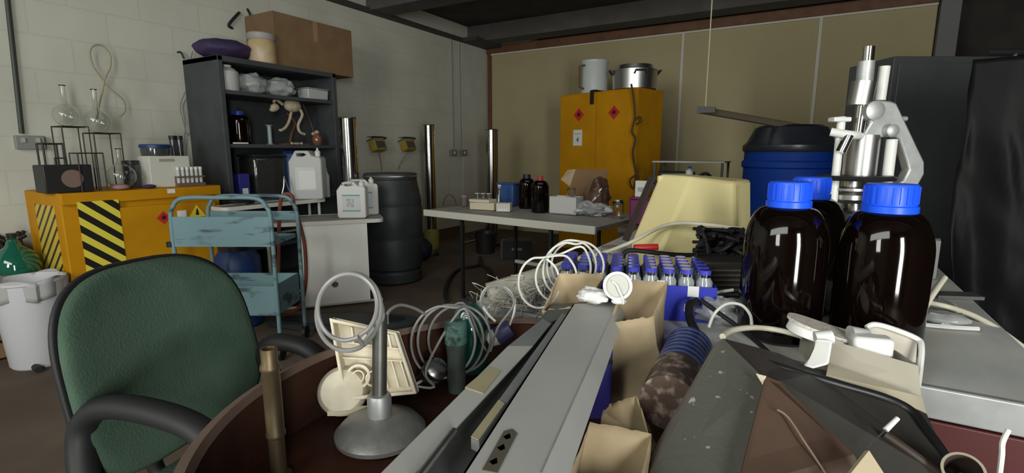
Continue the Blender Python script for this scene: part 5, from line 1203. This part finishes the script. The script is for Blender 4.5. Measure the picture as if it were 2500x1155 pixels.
MB().slab([Z(1218, 975, zc + .0055), Z(1150, 1065, zc + .0055), Z(1168, 1074, zc + .0055), Z(1232, 985, zc + .0055)], 0.0012).build('tape', M_tape, t, world=True, smooth=False)
MB().rod(Z(1108, 1052, zc + .004), Z(1010, 1180, zc + .004), 0.004, None, 8).build('bright_bead', M_steel, t, world=True)
# purple blue box beside trunking
c0_ = W(1497, 850, 0.80); c1_ = W(1400, 850, 0.80)
t = thing('purple_box', 'deep purple blue box standing under the right side of the broad trunking', 'box', (c0_ + c1_) / 2 - Vector((0, 0, 0.19)))
dn = Vector((0, 0, -0.19)); lf = G(0.0, 0.05)
P8 = [c0_, c1_, c1_ + lf, c0_ + lf]; P8 += [p + dn for p in P8]
MB().faces(P8, [(0, 1, 2, 3), (7, 6, 5, 4), (0, 4, 5, 1), (1, 5, 6, 2), (2, 6, 7, 3), (3, 7, 4, 0)]).build('body', mat('deep_purple_blue', (0.035, 0.03, 0.20), 0.5), t, world=True, smooth=False, bevel=0.002)
MB().slab([c0_ + Vector((0, 0, -0.02)), c1_ + Vector((0, 0, -0.02)), c1_ + Vector((0, 0, -0.028)), c0_ + Vector((0, 0, -0.028))], -0.001).build('lid_seam', M_black, t, world=True, smooth=False)

# ================================================================ brown paper bags
def bag(name_label, top4, base_c, base_w, base_d, rz, m=M_kraft, seed=0, nv=10, tag_name='paper_bag'):
    "open paper bag: top rim through four points (front left, front right, back right, back left), standing on base_c"
    T4 = [Vector(p) for p in top4]; dx = Vector((cos(rz), sin(rz), 0)); dy = Vector((-sin(rz), cos(rz), 0)); c = Vector(base_c)
    B4_ = [c - dx * base_w / 2 - dy * base_d / 2, c + dx * base_w / 2 - dy * base_d / 2, c + dx * base_w / 2 + dy * base_d / 2, c - dx * base_w / 2 + dy * base_d / 2]
    def fn(u, v):
        k = u * 4; i = int(k) % 4; f = k - int(k)
        a = B4_[i].lerp(B4_[(i + 1) % 4], f); b = T4[i].lerp(T4[(i + 1) % 4], f)
        p = a.lerp(b, v); ctr = (sum(B4_, Vector()) / 4).lerp(sum(T4, Vector()) / 4, v)
        rad = (p - ctr); rad.z = 0
        e = 0.05 * noise.noise(Vector((u * 9, v * 3.5, seed))) + 0.03 * noise.noise(Vector((u * 25, v * 9, seed)))
        p = ctr + Vector((0, 0, p.z - ctr.z)) + rad * (1 + e * 1.6)
        if v > 0.97: p.z += 0.004 * noise.noise(Vector((u * 30, 0, seed)))
        return p
    t = thing(tag_name, name_label, 'bag', c)
    MB().sheet(fn, 48, nv, True).build('sides', m, t, world=True, solid=0.0012)
    MB().slab([B4_[0], B4_[1], B4_[2], B4_[3]], -0.001).build('bottom', m, t, world=True)
    return t
bag('open brown paper bag standing right of the broad trunking, largest of the paper bags', [W(1490, 788, 0.84), W(1594, 772, 0.84), W(1630, 690, 0.92), W(1530, 682, 0.94)], G(0.222, 0.87, 0.80), 0.115, 0.09, ROT - 0.1, seed=1.0)
bag('small open brown paper bag under the white tubing coil, behind the trunking', [W(1325, 758, 0.92), W(1432, 745, 0.92), W(1478, 668, 0.99), W(1365, 668, 0.99)], G(0.11, 0.955, BZ + 0.001), 0.09, 0.08, ROT, seed=4.0)
t = bag('brown paper bag with folded gussets at the bottom centre between trunking and steel box', [W(1472, 1003, 0.64), W(1592, 1085, 0.60), W(1552, 965, 0.67), W(1495, 985, 0.69)], G(0.155, 0.60, 0.80), 0.11, 0.10, ROT - 0.2, seed=8.0)
bag('crumpled brown paper bag lying lowest in the photo in front of the gusseted bag', [W(1380, 1190, 0.50), W(1560, 1190, 0.50), W(1590, 1060, 0.585), W(1440, 1030, 0.585)], G(0.11, 0.50, 0.78), 0.10, 0.09, ROT, seed=11.0)
# white cup and lid, white lump in the small bag
c = W(1508, 698, 0.88)
t = thing('plastic_cup', 'white plastic cup tipped over with a ring shaped lid facing forward', 'cup', c, ROT)
MM = Matrix.Rotation(radians(80), 4, 'X') @ Matrix.Rotation(radians(-14), 4, 'Y')
MB().lathe([(0.018, -0.035), (0.022, 0.0), (0.020, 0.0), (0.016, -0.033)], MM, 36).build('body', mat('milky_plastic', (0.62, 0.62, 0.64), 0.35), t)
MB().lathe([(0.020, 0.0), (0.026, 0.0), (0.026, 0.004), (0.021, 0.005), (0.020, 0.002)], MM, 40, cap0=False, cap1=False).build('rim', M_white, t)
MB().lathe([(0.021, 0.0), (0.021, 0.001)], MM, 36).build('membrane', mat('milky_disc', (0.52, 0.52, 0.47), 0.4), t)
MB().tube([MM @ Vector(p) for p in ((-0.010, 0.009, 0.003), (-0.002, 0.002, 0.005), (0.003, -0.009, 0.005), (0.009, -0.022, 0.005), (0.010, -0.032, 0.003))], 0.0022).build('strap', M_white, t)
MB().ell(MM @ Vector((0.002, -0.028, -0.004)), (0.014, 0.009, 0.006)).build('tab', M_white, t)
lump(W(1447, 728, 0.91) - Vector((0, 0, 0.008)), (0.030, 0.022, 0.014), M_white, 'small white plastic lump lying on the rim of the small paper bag', 'plastic_piece', 'piece', 2.0, 0.3)
# blue patterned roll
M_pat = mat('blue_pattern', (0.02, 0.04, 0.20), 0.4); nt = M_pat.node_tree
tcn = nt.nodes.new('ShaderNodeTexCoord'); wv = nt.nodes.new('ShaderNodeTexWave'); wv.inputs['Scale'].default_value = 17; wv.inputs['Distortion'].default_value = 2.0; wv.bands_direction = 'Y'
cr = nt.nodes.new('ShaderNodeValToRGB'); cr.color_ramp.elements[0].position = 0.62; cr.color_ramp.elements[0].color = (0.018, 0.035, 0.19, 1); cr.color_ramp.elements[1].position = 0.75; cr.color_ramp.elements[1].color = (0.12, 0.17, 0.34, 1)
nt.links.new(tcn.outputs['Object'], wv.inputs['Vector']); nt.links.new(wv.outputs['Fac'], cr.inputs[0]); nt.links.new(cr.outputs[0], nt.nodes['Principled BSDF'].inputs['Base Color'])
a, b = W(1632, 985, 0.66), W(1682, 850, 0.86)
t = thing('patterned_tin', 'dark blue cylinder with curved pale lines lying between paper bag and steel box', 'tin', (a + b) / 2)
MB().rod(a.lerp(b, 0.42), b, 0.040, None, 32).build('blue_sleeve', M_pat, t, world=True)
MB().rod(a, a.lerp(b, 0.42), 0.041, None, 32).build('brown_wrap', mat('brown_wrap', (0.08, 0.05, 0.04), 0.5, col2=(0.40, 0.33, 0.28), scale=45, amt=1, lo=0.5, hi=0.7), t, world=True)
MB().lathe([(0.035, 0), (0.02, 0.012)], align(b, b + (b - a)), 28).build('end_cap', M_navy, t, world=True)

# ================================================================ grey steel box at the bottom right
M_sbox = mat('scuffed_grey_steel', (0.07, 0.07, 0.058), 0.55, col2=(0.30, 0.29, 0.26), scale=55, lo=0.66, hi=0.72, amt=1, detail=5, bump=0.08, bscale=120)
M_inner = mat('rust_brown_inside', (0.048, 0.026, 0.016), 0.65, col2=(0.075, 0.042, 0.026), scale=10)
t = thing('steel_box', 'open scuffed grey steel box with a rust brown inside at the bottom right', 'box', G(0.24, 0.58, 0.725))
P0, P1, P2, P3 = W(1765, 826, 0.66), W(1868, 926, 0.585), W(1802, 1190, 0.50), W(1582, 1165, 0.54)
MB().slab([P0, P3, P2, P1], 0.003).build('left_panel', M_sbox, t, world=True, smooth=False)
P4, P5 = W(1744, 842, 0.69), W(1555, 1165, 0.58)
MB().slab([P0, P4, P5, P3], 0.003).build('edge_strip', mat('lit_scuffed_edge', (0.20, 0.19, 0.165), 0.5, col2=(0.14, 0.135, 0.12), scale=30), t, world=True, smooth=False)  # strip coloured paler than the panel to stand for light on this edge
C1, C2, C3 = W(2000, 925, 0.70), W(2205, 1000, 0.66), W(2335, 1185, 0.52)
MB().slab([W(1790, 862, 0.69), W(1905, 930, 0.60), W(2130, 1190, 0.50), W(2345, 1190, 0.51), W(2262, 1010, 0.62), W(2020, 905, 0.70)], 0.003).build('rear_panel', mat('dark_worn_panel', (0.040, 0.037, 0.032), 0.6, col2=(0.06, 0.055, 0.047), scale=9), t, world=True, smooth=False)
MB().slab([W(1765, 826, 0.665), W(1868, 926, 0.60), W(1905, 930, 0.60), W(2000, 905, 0.70), W(1900, 862, 0.72)], 0.003).build('top_lip', mat('brown_dark_lip', (0.045, 0.035, 0.028), 0.6), t, world=True, smooth=False)
MB().slab([W(1870, 918, 0.575), W(1800, 1190, 0.485), W(2125, 1190, 0.485), W(2085, 1110, 0.50), W(1903, 932, 0.58)], 0.003).build('inner_panel', M_inner, t, world=True, smooth=False)
MB().tube([W(1897, 1000, 0.536), W(1925, 1020, 0.53), W(1965, 1080, 0.508), W(2015, 1155, 0.487)], 0.0012, seg=6).build('crease', mat('rust_highlight', (0.2, 0.13, 0.1), 0.5), t, world=True)
MB().slab([W(1845, 912, 0.583), W(1862, 940, 0.572), W(1868, 918, 0.572)], 0.002).build('corner_chip', M_cream, t, world=True, smooth=False)
tag(MB().slab([W(2040, 1190, 0.46), W(2112, 1100, 0.475), W(2170, 1190, 0.455)], 0.008).build('wood_offcut', mat('pale_wood', (0.40, 0.33, 0.22), 0.8, col2=(0.46, 0.39, 0.27), scale=14), smooth=False), 'pale wood offcut poking up at the bottom edge inside the steel box', 'offcut')
tag(MB().rod(W(2012, 976, 0.60), W(2038, 1065, 0.55), 0.0018, None, 8).build('white_stick', M_white), 'thin white stick standing upright against the dark panel of the steel box', 'stick')
t = thing('cotton_swab', 'thin stick with a white end leaning against the dark panel of the steel box', 'stick', W(2150, 1060, 0.53))
MB().rod(W(2115, 1095, 0.52), W(2165, 1047, 0.54), 0.0008, None, 8).build('shaft', M_steel, t, world=True)
MB().rod(W(2162, 1050, 0.54), W(2192, 1021, 0.545), 0.0032, 0.0026, 12).build('white_end', M_white, t, world=True)
tag(MB().tube([W(*q) for q in ((2160, 1060, 0.555), (2215, 1098, 0.54), (2280, 1145, 0.525), (2320, 1170, 0.52))], 0.005).build('brown_rod', mat('dark_brown_rod', (0.04, 0.028, 0.02), 0.6)), 'dark brown rod lying along the lower right of the steel box', 'rod')
t = thing('metal_pipe', 'short rusty pipe end showing its open mouth at the bottom right corner', 'pipe', W(2355, 1155, 0.50))
a, b = W(2352, 1150, 0.50), W(2335, 1230, 0.60)
MP = align(a, a + (a - b)); ax = (a - b).normalized()
MB().lathe([(0.016, -0.08), (0.0185, -0.004), (0.0185, 0.0), (0.0165, 0.0), (0.015, -0.07)], MP, 32, cap0=True, cap1=True).build('pipe', mat('rusty_pipe', (0.06, 0.04, 0.03), 0.6), t, world=True)
MB().lathe([(0.0165, 0.0), (0.0192, -0.001), (0.0192, 0.002), (0.0165, 0.002)], MP, 36, cap0=False, cap1=False).build('worn_rim', mat('worn_rim_pale', (0.30, 0.26, 0.20), 0.5), t, world=True)

# white carton with plastic pieces
t = thing('carton', 'open grey beige carton full of white plastic pieces at the front of the workbench', 'carton', onb(2080, 0.74))
D = [W(2026, 830, 0.735), W(2242, 893, 0.70), W(2252, 1000, 0.665), W(2018, 935, 0.69)]
bk = G(0.02, 0.11); DB = [p + bk for p in D[:2]]
M_bc = mat('grey_beige_card', (0.36, 0.33, 0.265), 0.8, col2=(0.40, 0.37, 0.30), scale=8)
MB().slab([D[0], D[3], D[2], D[1]], 0.003).build('front_wall', M_bc, t, world=True, smooth=False)
dz = Vector((0, 0, -0.09))
MB().slab([DB[0], DB[1], DB[1] + dz, DB[0] + dz], 0.003).build('rear_wall', M_bc, t, world=True, smooth=False)
MB().slab([D[0], DB[0], DB[0] + dz, D[3]], 0.003).build('side_wall', M_bc, t, world=True, smooth=False)
MB().slab([D[1], D[2], DB[1] + dz, DB[1]], 0.003).build('side_wall', M_bc, t, world=True, smooth=False)
MB().slab([D[3] + Vector((0, 0, .002)), D[2] + Vector((0, 0, .002)), DB[1] + dz, DB[0] + dz], 0.003).build('bottom', M_bc, t, world=True, smooth=False)
MB().slab([W(2022, 888, 0.70), W(2018, 915, 0.67), W(2185, 985, 0.64), W(2262, 1008, 0.645), W(2250, 968, 0.665)], 0.002).build('front_flap', mat('cream_flap', (0.46, 0.41, 0.30), 0.8), t, world=True, smooth=False)
# mottled lid
e0, e1 = W(1922, 776, 0.79), W(2085, 832, 0.77)
c = (e0 + e1) / 2; ln = (e1 - e0).length
M_mot = mat('mottled_white', (0.62, 0.58, 0.52), 0.5, col2=(0.35, 0.3, 0.26), scale=220, amt=0.8, lo=0.45, hi=0.7)
t = thing('plastic_cover', 'long mottled off white plastic cover lying on top of the open carton', 'cover', c)
xd = (e1 - e0).normalized(); zd = (Vector((0, 0, 1)) + G(0.25, -0.15)).normalized(); yd = zd.cross(xd).normalized(); zd = xd.cross(yd)
MR = Matrix((xd, yd, zd)).transposed().to_4x4(); MR.translation = c
pill = [((ln / 2 - 0.0) * (abs(cos(a)) ** 0.6) * (1 if cos(a) >= 0 else -1), 0.027 * sin(a)) for a in [2 * pi * k / 40 for k in range(40)]]
MB().prism(pill, 0.005, MR).build('top_skin', M_mot, t, world=True)
MB().prism([(x * 0.9, y * 0.85) for x, y in pill], 0.016, MR @ Matrix.Translation((0, 0, -0.016))).build('underside', M_white, t, world=True)
def wpiece(pts, r, label, name='plastic_piece', flat=1.0, m=M_white, extra=None):
    mb = MB().tube([W(*q) for q in pts], r, seg=10)
    if extra: extra(mb)
    return tag(mb.build(name, m), label, 'piece')
t = thing('white_clip', 'white moulded clip hanging over the left end of the carton', 'clip', W(2000, 860, 0.70))
MB().slab([W(1990, 828, 0.70), W(2032, 832, 0.69), W(2022, 890, 0.68), W(1985, 900, 0.68), W(1960, 893, 0.69), W(1985, 865, 0.70)], 0.012).build('body', M_white, t, world=True, bevel=0.003)
MB().rod(W(1990, 826, 0.705), W(2032, 822, 0.70), 0.010, None, 16).build('knuckle', M_white, t, world=True)
t = thing('white_fitting', 'shiny white fitting in the middle of the open carton', 'fitting', W(2120, 838, 0.74))
MB().box(W(2125, 842, 0.74), (0.055, 0.03, 0.03), rz=ROT - 0.3).build('body', M_white, t, world=True, bevel=0.006)
MB().rod(W(2075, 812, 0.76), W(2120, 815, 0.76), 0.011, 0.007, 16).build('spout', mat('pale_grey_plastic', (0.45, 0.45, 0.44), 0.3), t, world=True)
t = thing('white_tray', 'white plastic tray with a rounded rim standing in the right of the carton', 'tray', W(2190, 850, 0.78))
MB().tube([W(*q) for q in ((2115, 800, 0.78), (2135, 792, 0.78), (2180, 803, 0.77), (2240, 828, 0.76), (2250, 850, 0.745), (2246, 900, 0.72), (2240, 942, 0.695))], 0.0042).build('rim', M_white, t, world=True)
MB().slab([W(2118, 800, 0.785), W(2150, 868, 0.755), W(2236, 885, 0.745), W(2240, 830, 0.765), W(2135, 794, 0.785)], 0.002).build('wall', mat('beige_white', (0.52, 0.48, 0.42), 0.5), t, world=True)

# cables
M_cc = mat('cream_cable', (0.66, 0.62, 0.50), 0.45)
M_bk = mat('thick_black_cable', (0.012, 0.012, 0.013), 0.4)
def cable(pts, r, m, label, name='power_cable'):
    return tag(MB().tube([W(*q) for q in pts], r, seg=10, smooth=8).build(name, m), label, 'cable')
cable([(1700, 735, 0.98), (1684, 745, 0.97), (1684, 775, 0.95), (1700, 812, 0.92), (1722, 835, 0.90)], 0.0085, M_bk, 'thick black cable bend in front of the blue vial tray')
cable([(1710, 732, 0.97), (1760, 768, 0.93), (1820, 812, 0.88), (1870, 855, 0.82), (1896, 885, 0.78)], 0.0045, M_bk, 'thinner black cable running down from the vial tray to the steel box')
cable([(1768, 850, 0.67), (1850, 880, 0.67), (1950, 910, 0.665), (2060, 942, 0.655), (2160, 972, 0.64), (2225, 1005, 0.62), (2268, 1058, 0.585), (2305, 1110, 0.555), (2330, 1165, 0.53)], 0.0062, M_bk, 'thick black cable lying along the top of the open steel box')
cable([(1240, 712, 1.26), (1300, 680, 1.29), (1380, 640, 1.33), (1460, 622, 1.36), (1540, 592, 1.40), (1610, 556, 1.44), (1660, 545, 1.43), (1720, 548, 1.40), (1790, 556, 1.32), (1830, 562, 1.24)], 0.0055, M_cc, 'cream cable arching across the front of the yellow housing')
cable([(1764, 822, 0.74), (1790, 806, 0.78), (1840, 800, 0.82), (1900, 806, 0.82), (1960, 822, 0.80)], 0.0048, M_cc, 'cream cable arching over the top corner of the steel box')
cable([(2306, 678, 0.98), (2290, 700, 0.96), (2264, 740, 0.93), (2248, 780, 0.90), (2240, 828, 0.86)], 0.0055, M_cc, 'cream cable rising behind the right end of the carton')
cable([(2258, 738, 1.05), (2310, 748, 1.05), (2370, 768, 1.02), (2430, 800, 0.98), (2500, 850, 0.93)], 0.0058, M_cc, 'cream cable trailing off the right edge of the worktop')
cable([(1640, 670, 1.10), (1662, 700, 1.06), (1682, 730, 1.02), (1740, 716, 1.02), (1790, 708, 1.02)], 0.0035, M_tube, 'thin translucent lead crossing in front of the blue vial tray', 'thin_lead')
tag(MB().ell(W(1638, 668, 1.10), (0.014, 0.014, 0.012)).build('lead_knob', M_cloudy), 'small round translucent knob at the end of the thin lead by the vial tray', 'knob')
cable([(1835, 800, 0.88), (1832, 770, 0.90), (1810, 745, 0.92), (1775, 742, 0.93), (1745, 765, 0.93), (1730, 800, 0.92)], 0.003, M_tube, 'single loop of thin pale tubing left of the amber bottles', 'thin_tubing')
lump(onb(1775, 1.0) , (0.05, 0.035, 0.03), M_bag, 'clear polythene lump between the vial tray and the steel box', 'polythene_bag', 'bag', 21.0, 0.4)
# grey block, white strips on the right of the worktop
p = BT(2284, 690)
t = thing('grey_block', 'small grey upright box on the worktop behind the right amber bottle', 'box', G((2284 - 1250) / 1247 * 1.38, 1.38, BZ + 0.001), ROT)
MB().box((0, 0, 0.055), (0.06, 0.05, 0.11)).build('body', mat('block_grey', (0.22, 0.22, 0.215), 0.5), t, bevel=0.003)
MB().box((0, 0, 0.1125), (0.056, 0.046, 0.004)).build('cap', mat('block_dark', (0.08, 0.08, 0.08), 0.5), t)
t = thing('plastic_bag', 'small clear bag of white plastic ties on the right of the worktop', 'bag', BT(2300, 790))
o = MB(); o.ell(Vector((0, 0, 0.012)), (0.045, 0.03, 0.014), fn=lambda q: 1 + 0.25 * noise.noise(q * 3)); o.build('bag', M_bag, t)
m = MB()
for q in (((2255, 800), (2320, 806), (2388, 810)), ((2262, 770), (2300, 800), (2330, 790)), ((2300, 735), (2330, 755), (2335, 780), (2318, 800)), ((2250, 690), (2256, 720), (2262, 735))):
    m.tube([BT(*k) + Vector((0, 0, 0.006)) for k in q], 0.0045, seg=6)
m.build('ties', M_white, t, world=True)
tag(MB().box((0, 0, 0.004), (0.10, 0.045, 0.008), rz=0.4).build('glass_plate', mat('grey_plate', (0.12, 0.125, 0.12), 0.2, coat=1)), 'dark glossy plate lying on the worktop behind the bag of white ties', 'plate').location = BT(2330, 725)
tag(MB().tube([W(2462, 1050, 0.56), W(2448, 1080, 0.555), W(2446, 1110, 0.55), W(2440, 1160, 0.545)], 0.003).build('white_wire', M_white), 'short white wire at the extreme lower right against the red drawer', 'wire')
